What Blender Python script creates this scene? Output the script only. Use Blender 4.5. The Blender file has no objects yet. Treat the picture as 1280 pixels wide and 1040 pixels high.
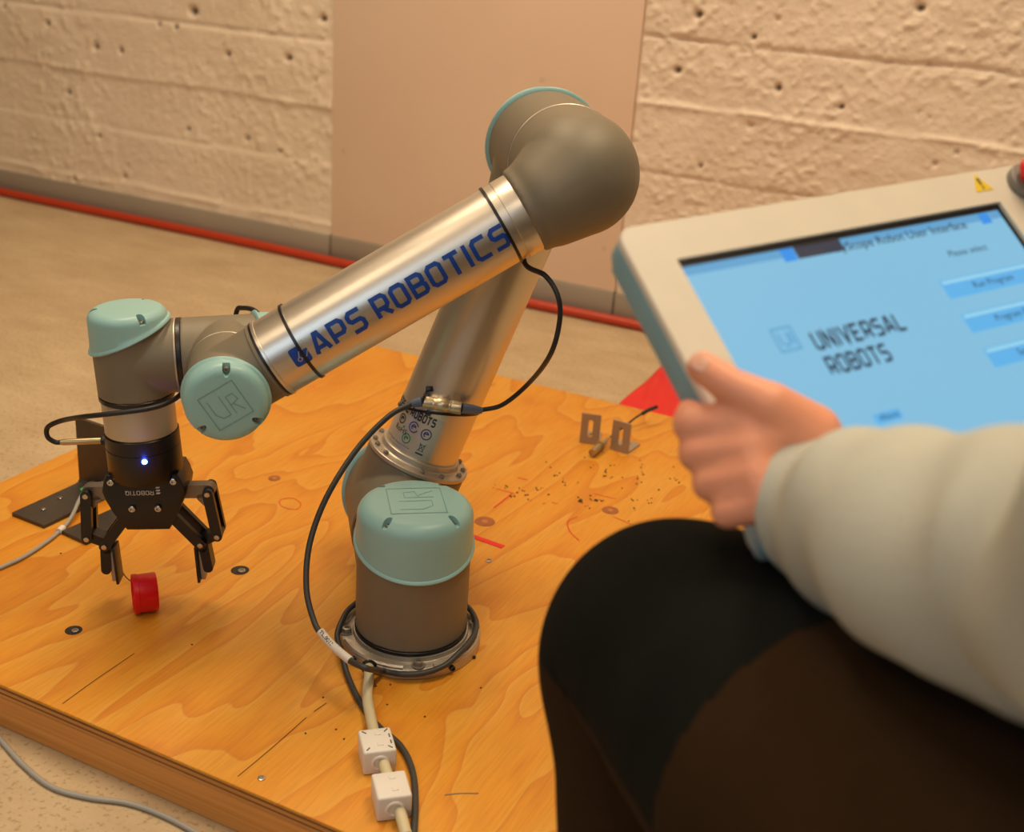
import bpy, bmesh, math, random
import numpy as np
from mathutils import Vector, Matrix, noise
random.seed(4); rng = np.random.RandomState(7)
sc = bpy.context.scene; COL = sc.collection
V = Vector; PI = math.pi

# ------------------------------------------------------------------ camera
FPX = 1500.0
CAM = V((0.538, -0.960, 0.717))
RR = V((0.89414, 0.44259, 0.0680)); RU = V((-0.22617, 0.31532, 0.92164)); RF = V((-0.38646, 0.83946, -0.38204))
cd = bpy.data.cameras.new('camera'); cam = bpy.data.objects.new('camera', cd); COL.objects.link(cam)
cam.matrix_world = Matrix(((RR.x, RU.x, -RF.x, CAM.x), (RR.y, RU.y, -RF.y, CAM.y), (RR.z, RU.z, -RF.z, CAM.z), (0, 0, 0, 1)))
cd.sensor_width = 36; cd.lens = FPX / 1280 * 36; cd.clip_start = 0.02
cd.dof.use_dof = True; cd.dof.focus_distance = 1.22; cd.dof.aperture_fstop = 5.7
sc.camera = cam
sc.view_settings.view_transform = 'Standard'; sc.view_settings.look = 'None'
sc.view_settings.exposure = 0.0; sc.view_settings.gamma = 1.0; sc.view_settings.use_curve_mapping = False
w = bpy.data.worlds.new('world'); sc.world = w; w.use_nodes = True
w.node_tree.nodes['Background'].inputs[0].default_value = (1.0, 0.8, 0.6, 1); w.node_tree.nodes['Background'].inputs[1].default_value = 0.3

ROOM = dict(x0=-3.0, x1=2.3, y0=-2.6, y1=1.325, z0=-0.053, z1=2.45)
WARM = (1.0, 0.80, 0.56); COOL = (0.60, 0.80, 1.0)
LAMPS = [((-0.9, 0.35, 2.40), 0.22, 1.2, 25.5, WARM), ((0.6, 0.30, 2.40), 0.22, 1.2, 25.5, WARM), ((-0.9, -1.6, 2.40), 0.22, 1.2, 9, WARM), ((0.8, -1.6, 2.40), 0.22, 1.2, 9, WARM)]
def area(loc, sx, sy, power, col, rot=(0, 0, 0)):
    l = bpy.data.lights.new('lamp_light', 'AREA'); l.shape = 'RECTANGLE'; l.size = sx; l.size_y = sy; l.energy = power; l.color = col
    o = bpy.data.objects.new('lamp_light', l); COL.objects.link(o); o.location = loc; o.rotation_euler = rot; return o
for loc, sx, sy, p, c in LAMPS: area(loc, sx, sy, p, c)
area((0.30, -2.56, 1.45), 1.0, 0.9, 8, COOL, (PI / 2, 0, 0))

# ------------------------------------------------------------------ helpers
def at(x, y, d): return CAM + RR * ((x - 640) / FPX * d) + RU * (-(y - 520) / FPX * d) + RF * d
def onz(x, y, z=0.0):
    r = RR * ((x - 640) / FPX) + RU * (-(y - 520) / FPX) + RF
    return CAM + r * ((z - CAM.z) / r.z)
def dep(P): return (V(P) - CAM).dot(RF)

def lin(c): return tuple(((v / 12.92) if v <= 0.04045 else ((v + 0.055) / 1.055) ** 2.4) for v in c)
def rgb(r, g, b): return lin((r / 255, g / 255, b / 255)) + (1,)
MATS = {}
def mat(name, col, rough=0.5, metal=0.0, noise_amt=0.06, noise_scale=30, bump=0.0, bump_scale=200, spec=0.5, emit=0, emit_col=None, aniso=0, sss=0, coat=0):
    if name in MATS: return MATS[name]
    m = bpy.data.materials.new(name); m.use_nodes = True; nt = m.node_tree; b = nt.nodes['Principled BSDF']
    N = nt.nodes.new; L = nt.links.new
    b.inputs['Roughness'].default_value = rough; b.inputs['Metallic'].default_value = metal
    b.inputs['Specular IOR Level'].default_value = spec
    if coat: b.inputs['Coat Weight'].default_value = coat; b.inputs['Coat Roughness'].default_value = 0.15
    if sss: b.inputs['Subsurface Weight'].default_value = sss; b.inputs['Subsurface Radius'].default_value = (0.01, 0.004, 0.002)
    tc = N('ShaderNodeTexCoord'); n = N('ShaderNodeTexNoise'); n.inputs['Scale'].default_value = noise_scale; n.inputs['Detail'].default_value = 4
    L(tc.outputs['Object'], n.inputs['Vector'])
    mx = N('ShaderNodeMix'); mx.data_type = 'RGBA'
    mx.inputs[6].default_value = tuple(max(0, c * (1 - noise_amt)) for c in col[:3]) + (1,)
    mx.inputs[7].default_value = tuple(c * (1 + noise_amt) for c in col[:3]) + (1,)
    L(n.outputs['Fac'], mx.inputs[0]); L(mx.outputs[2], b.inputs['Base Color'])
    if bump:
        n2 = N('ShaderNodeTexNoise'); n2.inputs['Scale'].default_value = bump_scale; n2.inputs['Detail'].default_value = 3
        L(tc.outputs['Object'], n2.inputs['Vector'])
        bp = N('ShaderNodeBump'); bp.inputs['Strength'].default_value = bump; bp.inputs['Distance'].default_value = 0.002
        L(n2.outputs['Fac'], bp.inputs['Height']); L(bp.outputs['Normal'], b.inputs['Normal'])
    if emit:
        b.inputs['Emission Color'].default_value = emit_col or col; b.inputs['Emission Strength'].default_value = emit
    MATS[name] = m; return m

GREY = mat('taupe_paint', rgb(126, 117, 98), 0.52, 0.15, 0.03, 60, 0.12, 1800)
TEAL = mat('teal_plastic', rgb(148, 192, 190), 0.38, 0, 0.02, 20, 0.05, 900)
TEALD = mat('teal_relief_shade', rgb(118, 163, 163), 0.5)  # darker teal stands for the shade in the emblem's faint relief
ALU = mat('brushed_aluminium', rgb(218, 210, 196), 0.35, 0.9, 0.03, 40, 0.05, 900)
ALU2 = mat('satin_aluminium', rgb(196, 186, 170), 0.42, 0.7, 0.04, 40, 0.05, 900)
CAST = mat('cast_aluminium', rgb(190, 182, 168), 0.38, 0.75, 0.12, 25, 0.2, 400)
BLACK = mat('black_plastic', rgb(22, 22, 24), 0.35, 0, 0.05)
ANOD = mat('black_anodised', rgb(13, 13, 17), 0.36, 0.0, 0.08, 40)
RUB = mat('black_rubber', rgb(30, 30, 32), 0.5, 0, 0.08)
CABG = mat('dark_grey_cable', rgb(58, 58, 56), 0.5, 0, 0.08)
STEEL = mat('steel', rgb(190, 185, 178), 0.28, 1.0, 0.1, 50)
STEELD = mat('dark_screw_steel', rgb(150, 144, 132), 0.4, 0.6, 0.15, 60)
ZINC = mat('zinc_plate', rgb(172, 158, 140), 0.48, 0.55, 0.12, 40, 0.1, 400)
RAWST = mat('raw_dark_steel', rgb(84, 76, 68), 0.42, 0.6, 0.2, 25, 0.15, 200)
BRASS = mat('nickel_brass', rgb(190, 166, 122), 0.34, 0.65, 0.1, 50)
BLUE = mat('blue_vinyl', rgb(10, 66, 158), 0.4)
INK = mat('black_print', rgb(40, 40, 44), 0.5); WHITEP = mat('white_print', rgb(210, 208, 204), 0.5)
GREENP = mat('green_print', rgb(40, 140, 60), 0.5); PURP = mat('violet_print', rgb(60, 60, 130), 0.5)
LABEL = mat('clear_label', rgb(200, 194, 184), 0.35, 0.5)
FERR = mat('white_ferrite_plastic', rgb(226, 222, 214), 0.45, 0, 0.02, 40, 0.1, 600)
CABB = mat('beige_cable', rgb(206, 196, 160), 0.5, 0, 0.04)
CABL = mat('light_grey_cable', rgb(158, 156, 150), 0.5, 0, 0.05)
RED = mat('red_plastic', rgb(228, 10, 22), 0.35, 0, 0.05, 30, 0, 0)
REDT = mat('red_film', rgb(226, 30, 34), 0.38, 0, 0.04)
PEN = mat('red_pen', rgb(214, 52, 28), 0.6)
BOOT = mat('blue_grey_boot', rgb(92, 108, 132), 0.5)

def link(me, name, m, parent=None):
    o = bpy.data.objects.new(name, me); COL.objects.link(o)
    if m is not None:
        for q in (m if isinstance(m, (list, tuple)) else [m]): me.materials.append(q)
    if parent is not None: o.parent = parent
    return o
def obj(name, bm, m, parent=None, smooth=True, ang=35):
    bmesh.ops.recalc_face_normals(bm, faces=bm.faces)
    me = bpy.data.meshes.new(name); bm.to_mesh(me); bm.free()
    if smooth: shade(me, ang)
    return link(me, name, m, parent)
def shade(me, ang=35):
    me.polygons.foreach_set('use_smooth', [True] * len(me.polygons))
    try: me.set_sharp_from_angle(angle=math.radians(ang))
    except Exception: pass
def empty(name, loc=(0, 0, 0), rotz=0):
    o = bpy.data.objects.new(name, None); COL.objects.link(o); o.location = loc; o.rotation_euler = (0, 0, rotz); o.empty_display_size = 0.05; return o
def tag(o, label, cat, group=None, kind=None):
    o['label'] = label; o['category'] = cat
    if group: o['group'] = group
    if kind: o['kind'] = kind
    return o
def struct(o): o['kind'] = 'structure'; return o
def recenter(o):
    "move a top-level mesh's origin to its bottom centre"
    me = o.data; co = np.empty(len(me.vertices) * 3); me.vertices.foreach_get('co', co); co = co.reshape(-1, 3)
    c = V(((co[:, 0].min() + co[:, 0].max()) / 2, (co[:, 1].min() + co[:, 1].max()) / 2, co[:, 2].min()))
    me.transform(Matrix.Translation(-c)); 
    for ch in o.children: ch.matrix_parent_inverse = Matrix.Translation(-c)
    o.location = c; return o
def frame(o, z, x=None):
    z = V(z).normalized()
    x = V(x) if x is not None else (V((1, 0, 0)) if abs(z.x) < 0.9 else V((0, 1, 0)))
    x = (x - z * x.dot(z)).normalized(); y = z.cross(x); o = V(o)
    return Matrix(((x.x, y.x, z.x, o.x), (x.y, y.y, z.y, o.y), (x.z, y.z, z.z, o.z), (0, 0, 0, 1)))

def add_box(bm, size, M=Matrix(), bev=0, seg=2):
    g = bmesh.ops.create_cube(bm, size=1.0); vs = g['verts']
    bmesh.ops.scale(bm, vec=size, verts=vs)
    if bev:
        es = list({e for v in vs for e in v.link_edges})
        r = bmesh.ops.bevel(bm, geom=es, offset=bev, segments=seg, affect='EDGES', profile=0.5)
        vs = list({v for f in r['faces'] for v in f.verts} | {v for v in vs if v.is_valid})
        seen = set(vs); st = list(vs)
        while st:
            v = st.pop()
            for e in v.link_edges:
                u = e.other_vert(v)
                if u not in seen: seen.add(u); st.append(u)
        vs = list(seen)
    bmesh.ops.transform(bm, matrix=M, verts=vs)
def add_lathe(bm, prof, M=Matrix(), seg=48, close=False):
    "prof: list of (r,z)"
    rings = []
    for r, z in prof:
        if r < 1e-6: rings.append([bm.verts.new(M @ V((0, 0, z)))])
        else: rings.append([bm.verts.new(M @ V((r * math.cos(2 * PI * i / seg), r * math.sin(2 * PI * i / seg), z))) for i in range(seg)])
    prs = list(zip(rings[:-1], rings[1:]))
    if close: prs.append((rings[-1], rings[0]))
    for a, b in prs:
        for i in range(seg):
            j = (i + 1) % seg
            if len(a) == 1 and len(b) == 1: continue
            if len(a) == 1: bm.faces.new((a[0], b[i], b[j]))
            elif len(b) == 1: bm.faces.new((a[i], a[j], b[0]))
            else: bm.faces.new((a[i], a[j], b[j], b[i]))
def cyl(bm, r, z0, z1, M=Matrix(), seg=32, bev=0.0, r2=None):
    r2 = r if r2 is None else r2
    if bev: pr = [(0, z0), (r - bev, z0), (r - bev * .3, z0 + bev * .3), (r, z0 + bev), (r2, z1 - bev), (r2 - bev * .3, z1 - bev * .3), (r2 - bev, z1), (0, z1)]
    else: pr = [(0, z0), (r, z0), (r2, z1), (0, z1)]
    add_lathe(bm, pr, M, seg)
def add_ring(bm, R, r, M=Matrix(), seg=64, s2=10, flat=1.0):
    add_lathe(bm, [(R + r * math.cos(2 * PI * k / s2), r * flat * math.sin(2 * PI * k / s2)) for k in range(s2)], M, seg, True)
def smooth_path(pts, n=8, closed=False):
    P = [V(p) for p in pts]; out = []
    m = len(P); rngs = range(m if closed else m - 1)
    for i in rngs:
        p0 = P[(i - 1) % m] if (closed or i > 0) else P[0] * 2 - P[1]
        p1 = P[i]; p2 = P[(i + 1) % m]
        p3 = P[(i + 2) % m] if (closed or i + 2 < m) else p2 * 2 - p1
        for k in range(n):
            t = k / n
            out.append(0.5 * ((2 * p1) + (p2 - p0) * t + (2 * p0 - 5 * p1 + 4 * p2 - p3) * t * t + (3 * p1 - p0 - 3 * p2 + p3) * t ** 3))
    if not closed: out.append(P[-1])
    return out
def add_tube(bm, pts, r, seg=10, cap=True):
    P = [V(p) for p in pts]; n = len(P)
    rs = r if isinstance(r, (list, tuple)) else [r] * n
    T = [(P[min(i + 1, n - 1)] - P[max(i - 1, 0)]).normalized() for i in range(n)]
    a = V((0, 0, 1)) if abs(T[0].z) < 0.9 else V((1, 0, 0)); u = (a - T[0] * a.dot(T[0])).normalized(); rings = []
    for i in range(n):
        u = (u - T[i] * u.dot(T[i])).normalized(); w_ = T[i].cross(u)
        rings.append([bm.verts.new(P[i] + (u * math.cos(2 * PI * k / seg) + w_ * math.sin(2 * PI * k / seg)) * rs[i]) for k in range(seg)])
    for A, B in zip(rings[:-1], rings[1:]):
        for k in range(seg): bm.faces.new((A[k], A[(k + 1) % seg], B[(k + 1) % seg], B[k]))
    if cap: bm.faces.new(rings[0][::-1]); bm.faces.new(rings[-1])
def tube(name, pts, r, m, parent=None, seg=10, n=8, sm=True):
    bm = bmesh.new(); add_tube(bm, smooth_path(pts, n) if sm else pts, r, seg); return obj(name, bm, m, parent, ang=60)
def add_prism(bm, poly, z0, z1, M=Matrix(), bev=0.0):
    a = [bm.verts.new((x, y, z0)) for x, y in poly]; b = [bm.verts.new((x, y, z1)) for x, y in poly]
    n = len(poly); fs = [bm.faces.new(a[::-1]), bm.faces.new(b)]
    for i in range(n): bm.faces.new((a[i], a[(i + 1) % n], b[(i + 1) % n], b[i]))
    vs = a + b
    if bev:
        es = [e for f in fs for e in f.edges]
        r = bmesh.ops.bevel(bm, geom=es, offset=bev, segments=2, affect='EDGES', profile=0.5)
        vs = list({v for f in r['faces'] for v in f.verts} | {v for v in vs if v.is_valid}); seen = set(vs); st = list(vs)
        while st:
            v = st.pop()
            for e in v.link_edges:
                u = e.other_vert(v)
                if u not in seen: seen.add(u); st.append(u)
        vs = list(seen)
    bmesh.ops.transform(bm, matrix=M, verts=vs)
def screw(bm, M, r=0.0028, h=0.003):
    "socket-head screw, axis +z"
    add_lathe(bm, [(0, 0), (r, 0), (r, h * .85), (r * .85, h), (r * .5, h), (r * .45, h * .4), (0, h * .4)], M, 14)
def fused(bm, voxel, smooth_it, m, name, parent=None, maxang=180):
    "voxel-fuse overlapping solids into one blended surface"
    bmesh.ops.recalc_face_normals(bm, faces=bm.faces)
    me = bpy.data.meshes.new('tmp'); bm.to_mesh(me); bm.free()
    o = bpy.data.objects.new('tmp', me); COL.objects.link(o)
    r = o.modifiers.new('r', 'REMESH'); r.mode = 'VOXEL'; r.voxel_size = voxel
    s = o.modifiers.new('s', 'SMOOTH'); s.iterations = smooth_it; s.factor = 0.5
    dg = bpy.context.evaluated_depsgraph_get(); dg.update()
    me2 = bpy.data.meshes.new_from_object(o.evaluated_get(dg)); bpy.data.objects.remove(o)
    me2.polygons.foreach_set('use_smooth', [True] * len(me2.polygons)); me2.materials.clear()
    return link(me2, name, m, parent)
def sl_cyl(bm, r, z0, zc, slope, M, seg=64):
    "cylinder from z0 to a slanted top z=zc+slope*x"
    a = [bm.verts.new(M @ V((r * math.cos(2 * PI * i / seg), r * math.sin(2 * PI * i / seg), z0))) for i in range(seg)]
    b = [bm.verts.new(M @ V((r * math.cos(2 * PI * i / seg), r * math.sin(2 * PI * i / seg), zc + slope * r * math.cos(2 * PI * i / seg)))) for i in range(seg)]
    bm.faces.new(a[::-1]); bm.faces.new(b)
    for i in range(seg): bm.faces.new((a[i], a[(i + 1) % seg], b[(i + 1) % seg], b[i]))

# ---- lettering: stroke letters and plain text mapped to any surface
GL = {
 'A': [[(0, 0), (1.7, 6), (2.6, 6), (4.3, 0)], [(.8, 1.7), (3.6, 1.7)]],
 'P': [[(0, 0), (0, 6), (3.2, 6), (4, 5.2), (4, 3.0), (3.3, 2.2), (0, 2.2)]],
 'S': [[(4.2, 6), (.8, 6), (0, 5.2), (0, 3.9), (.7, 3.2), (3.3, 3.2), (4, 2.5), (4, .8), (3.2, 0), (-.1, 0)]],
 'R': [[(0, 0), (0, 6), (3.2, 6), (4, 5.2), (4, 3.2), (3.3, 2.4), (0, 2.4)], [(2.0, 2.4), (4.1, -.2)]],
 'O': [[(2, 0), (3.2, 0), (4, .8), (4, 5.2), (3.2, 6), (.8, 6), (0, 5.2), (0, .8), (.8, 0), (2, 0)]],
 'Q': [[(2, 0), (3.2, 0), (4, .8), (4, 5.2), (3.2, 6), (.8, 6), (0, 5.2), (0, .8), (.8, 0), (2, 0)], [(2.4, 1.8), (4.4, -.6)]],
 'B': [[(0, 3.1), (0, 6), (3, 6), (3.8, 5.3), (3.8, 3.8), (3.1, 3.1), (0, 3.1), (0, 0), (3.3, 0), (4, .7), (4, 2.4), (3.2, 3.1)]],
 'T': [[(-.3, 6), (4.3, 6)], [(2, 6), (2, -.5)]], 'I': [[(.3, 6.5), (.3, -.5)]],
 'C': [[(4.2, 6), (.8, 6), (0, 5.2), (0, .8), (.8, 0), (4.2, 0)]],
 'U': [[(0, 6.5), (0, .8), (.8, 0), (3.2, 0), (4, .8), (4, 6.5)]],
 'N': [[(0, -.5), (0, 6), (4, 0), (4, 6.5)]], 'V': [[(-.2, 6.5), (2, -.2), (4.2, 6.5)]],
 'E': [[(4, 6), (0, 6), (0, 0), (4, 0)], [(0, 3), (3.4, 3)]], 'L': [[(0, 6.5), (0, 0), (4, 0)]]}
ADV = {'I': .6, 'A': 4.3}
def add_stroke(bm, line, wd, fn):
    P = [V((x, y)) for x, y in line]; Q = [P[0]]
    for a, b in zip(P[:-1], P[1:]):
        k = max(1, int((b - a).length / 0.8))
        Q += [a.lerp(b, (i + 1) / k) for i in range(k)]
    n = len(Q); closed = (P[0] - P[-1]).length < 1e-4 and n > 3; prev = None
    for i in range(n):
        d1 = (Q[i] - Q[i - 1]).normalized() if i > 0 else None; d2 = (Q[i + 1] - Q[i]).normalized() if i < n - 1 else None
        if closed and d1 is None: d1 = (Q[-1] - Q[-2]).normalized()
        if closed and d2 is None: d2 = (Q[1] - Q[0]).normalized()
        d1 = d1 or d2; d2 = d2 or d1
        n1 = V((-d1.y, d1.x)); n2 = V((-d2.y, d2.x)); mi = (n1 + n2); mi.normalize(); s = wd / 2 / max(0.45, mi.dot(n1))
        a = bm.verts.new(fn(Q[i].x + mi.x * s, Q[i].y + mi.y * s)); b = bm.verts.new(fn(Q[i].x - mi.x * s, Q[i].y - mi.y * s))
        if prev: bm.faces.new((prev[0], prev[1], b, a))
        prev = (a, b)
def techno(text, fn, h, length=None, wd=1.35, gap=1.0):
    "stroke lettering; fn maps (u,v) metres to 3D; h = cap height"
    bm = bmesh.new(); x = wd / 2; runs = []
    for ch in text:
        if ch == ' ': x += 2.4; continue
        runs.append((ch, x)); x += ADV.get(ch, 4.0) + wd + gap
    tot = x - gap - wd / 2; sy = h / (6 + wd); sx = (length / tot) if length else sy
    for ch, x0 in runs:
        for ln in GL[ch]: add_stroke(bm, [(x0 + a, b + wd / 2) for a, b in ln], wd, lambda u, v: fn(u * sx, v * sy))
    return bm
def plain(text, fn, h, bold=0.0, sx=1.0):
    cu = bpy.data.curves.new('txt', 'FONT'); cu.body = text; cu.size = h * 1.4; cu.offset = bold * h; cu.resolution_u = 3
    o = bpy.data.objects.new('txt', cu); COL.objects.link(o); dg = bpy.context.evaluated_depsgraph_get(); dg.update()
    me = bpy.data.meshes.new_from_object(o.evaluated_get(dg)); bpy.data.objects.remove(o)
    bm = bmesh.new(); bm.from_mesh(me)
    for v in bm.verts: v.co = fn(v.co.x * sx, v.co.y)
    return bm
def arcs(cx, cy, r, a0=0, a1=2 * PI, n=20): return [(cx + r * math.cos(a0 + (a1 - a0) * i / n), cy + r * math.sin(a0 + (a1 - a0) * i / n)) for i in range(n + 1)]
def strokes(lines, wd, fn, name, m, parent):
    bm = bmesh.new()
    for l in lines:
        k = 1000.0; add_stroke(bm, [(a * k, b * k) for a, b in l], wd * k, lambda u, v: fn(u / k, v / k))
    return obj(name, bm, m, parent, False)

# ------------------------------------------------------------------ room shell
R_ = ROOM
def nodes(name):
    m = bpy.data.materials.new(name); m.use_nodes = True; nt = m.node_tree; return m, nt, nt.nodes['Principled BSDF'], nt.nodes.new, nt.links.new
def ramp(N, stops):
    r = N('ShaderNodeValToRGB'); e = r.color_ramp.elements
    while len(e) < len(stops): e.new(0.5)
    for i, (p, c) in enumerate(stops): e[i].position = p; e[i].color = c
    return r
def floor_mat():
    m, nt, b, N, L = nodes('worn_floor'); tc = N('ShaderNodeTexCoord')
    n1 = N('ShaderNodeTexNoise'); n1.inputs['Scale'].default_value = 7; n1.inputs['Detail'].default_value = 8; n1.inputs['Roughness'].default_value = .7
    mp = N('ShaderNodeMapping'); mp.inputs['Scale'].default_value = (1, 2.2, 1); mp.inputs['Rotation'].default_value = (0, 0, .5)
    L(tc.outputs['Object'], mp.inputs[0]); L(mp.outputs[0], n1.inputs[0])
    r1 = ramp(N, [(.3, rgb(180, 156, 120)), (.7, rgb(204, 182, 146))]); L(n1.outputs['Fac'], r1.inputs[0])
    n2 = N('ShaderNodeTexNoise'); n2.inputs['Scale'].default_value = 170; n2.inputs['Detail'].default_value = 3; L(tc.outputs['Object'], n2.inputs[0])
    r2 = ramp(N, [(.33, rgb(168, 150, 124)), (.45, (1, 1, 1, 1))]); L(n2.outputs['Fac'], r2.inputs[0])
    mx = N('ShaderNodeMix'); mx.data_type = 'RGBA'; mx.blend_type = 'MULTIPLY'; mx.inputs[0].default_value = .45
    L(r1.outputs[0], mx.inputs[6]); L(r2.outputs[0], mx.inputs[7])
    v = N('ShaderNodeTexVoronoi'); v.inputs['Scale'].default_value = 11; L(tc.outputs['Object'], v.inputs[0])
    r3 = ramp(N, [(.015, rgb(110, 92, 70)), (.05, (1, 1, 1, 1))]); L(v.outputs['Distance'], r3.inputs[0])
    mx2 = N('ShaderNodeMix'); mx2.data_type = 'RGBA'; mx2.blend_type = 'MULTIPLY'; mx2.inputs[0].default_value = .6
    L(mx.outputs[2], mx2.inputs[6]); L(r3.outputs[0], mx2.inputs[7]); L(mx2.outputs[2], b.inputs['Base Color'])
    b.inputs['Roughness'].default_value = .55
    bp = N('ShaderNodeBump'); bp.inputs['Strength'].default_value = .25; bp.inputs['Distance'].default_value = .002; L(n2.outputs['Fac'], bp.inputs['Height']); L(bp.outputs[0], b.inputs['Normal'])
    return m
def wall_mat(name, c1, c2, bump):
    m, nt, b, N, L = nodes(name); tc = N('ShaderNodeTexCoord')
    n1 = N('ShaderNodeTexNoise'); n1.inputs['Scale'].default_value = 3; n1.inputs['Detail'].default_value = 6; L(tc.outputs['Object'], n1.inputs[0])
    r1 = ramp(N, [(.3, c1), (.7, c2)]); L(n1.outputs['Fac'], r1.inputs[0]); L(r1.outputs[0], b.inputs['Base Color']); b.inputs['Roughness'].default_value = .6
    n2 = N('ShaderNodeTexNoise'); n2.inputs['Scale'].default_value = 120; n2.inputs['Detail'].default_value = 5; L(tc.outputs['Object'], n2.inputs[0])
    bp = N('ShaderNodeBump'); bp.inputs['Strength'].default_value = bump; bp.inputs['Distance'].default_value = .004; L(n2.outputs['Fac'], bp.inputs['Height']); L(bp.outputs[0], b.inputs['Normal'])
    return m
WALLM = wall_mat('painted_concrete', rgb(232, 212, 186), rgb(241, 223, 199), .4)
_nt = WALLM.node_tree; _b = _nt.nodes['Principled BSDF']; _src = _b.inputs['Base Color'].links[0].from_socket
_at = _nt.nodes.new('ShaderNodeAttribute'); _at.attribute_name = 'pit_mask'; _mx = _nt.nodes.new('ShaderNodeMix'); _mx.data_type = 'RGBA'; _mx.inputs[7].default_value = rgb(96, 74, 54)
_nt.links.new(_at.outputs['Fac'], _mx.inputs[0]); _nt.links.new(_src, _mx.inputs[6]); _nt.links.new(_mx.outputs[2], _b.inputs['Base Color'])   # tints the bottoms of the larger air holes dark brown
DIM = wall_mat('unseen_wall_grey', rgb(104, 98, 92), rgb(112, 106, 98), .1)  # unseen walls, grey set to cut the bounced fill light
PANM = wall_mat('smooth_painted_panel', rgb(242, 214, 188), rgb(246, 220, 194), .04)
SKIRT = wall_mat('grey_skirting_paint', rgb(150, 140, 124), rgb(164, 152, 134), .12)
CEILM = mat('ceiling_paint', rgb(236, 226, 210), .8)
def slab(name, x0, x1, y0, y1, z0, z1, m, parent=None, bev=0):
    bm = bmesh.new(); add_box(bm, (x1 - x0, y1 - y0, z1 - z0), Matrix.Translation(((x0 + x1) / 2, (y0 + y1) / 2, (z0 + z1) / 2)), bev)
    return obj(name, bm, m, parent, bool(bev))
struct(slab('floor', R_['x0'] - .1, R_['x1'] + .1, R_['y0'] - .1, R_['y1'] + .1, R_['z0'] - .1, R_['z0'], floor_mat()))
struct(slab('ceiling', R_['x0'] - .1, R_['x1'] + .1, R_['y0'] - .1, R_['y1'] + .1, R_['z1'], R_['z1'] + .1, CEILM))
struct(slab('wall_left', R_['x0'] - .1, R_['x0'], R_['y0'], R_['y1'], R_['z0'], R_['z1'], DIM))
struct(slab('wall_right', R_['x1'], R_['x1'] + .1, R_['y0'], R_['y1'], R_['z0'], R_['z1'], DIM))
struct(slab('wall_front', R_['x0'] - .1, R_['x1'] + .1, R_['y0'] - .1, R_['y0'], R_['z0'], R_['z1'], DIM))
# window in the wall behind the camera that gives the cool light
wn = struct(slab('window_1', -.25, .85, R_['y0'], R_['y0'] + .02, .95, 1.95, mat('window_daylight', rgb(150, 180, 215), .3, emit=.6, emit_col=rgb(150, 190, 235))))
bm = bmesh.new()
for a in ((-.28, -.22, .92, 1.98), (.82, .88, .92, 1.98), (-.28, .88, .92, .97), (-.28, .88, 1.93, 1.98), (.28, .32, .95, 1.95)):
    add_box(bm, (a[1] - a[0], .05, a[3] - a[2]), Matrix.Translation(((a[0] + a[1]) / 2, R_['y0'] + .03, (a[2] + a[3]) / 2)), .004)
obj('window_frame', bm, mat('window_frame_white', rgb(225, 220, 210)), wn)

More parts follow.
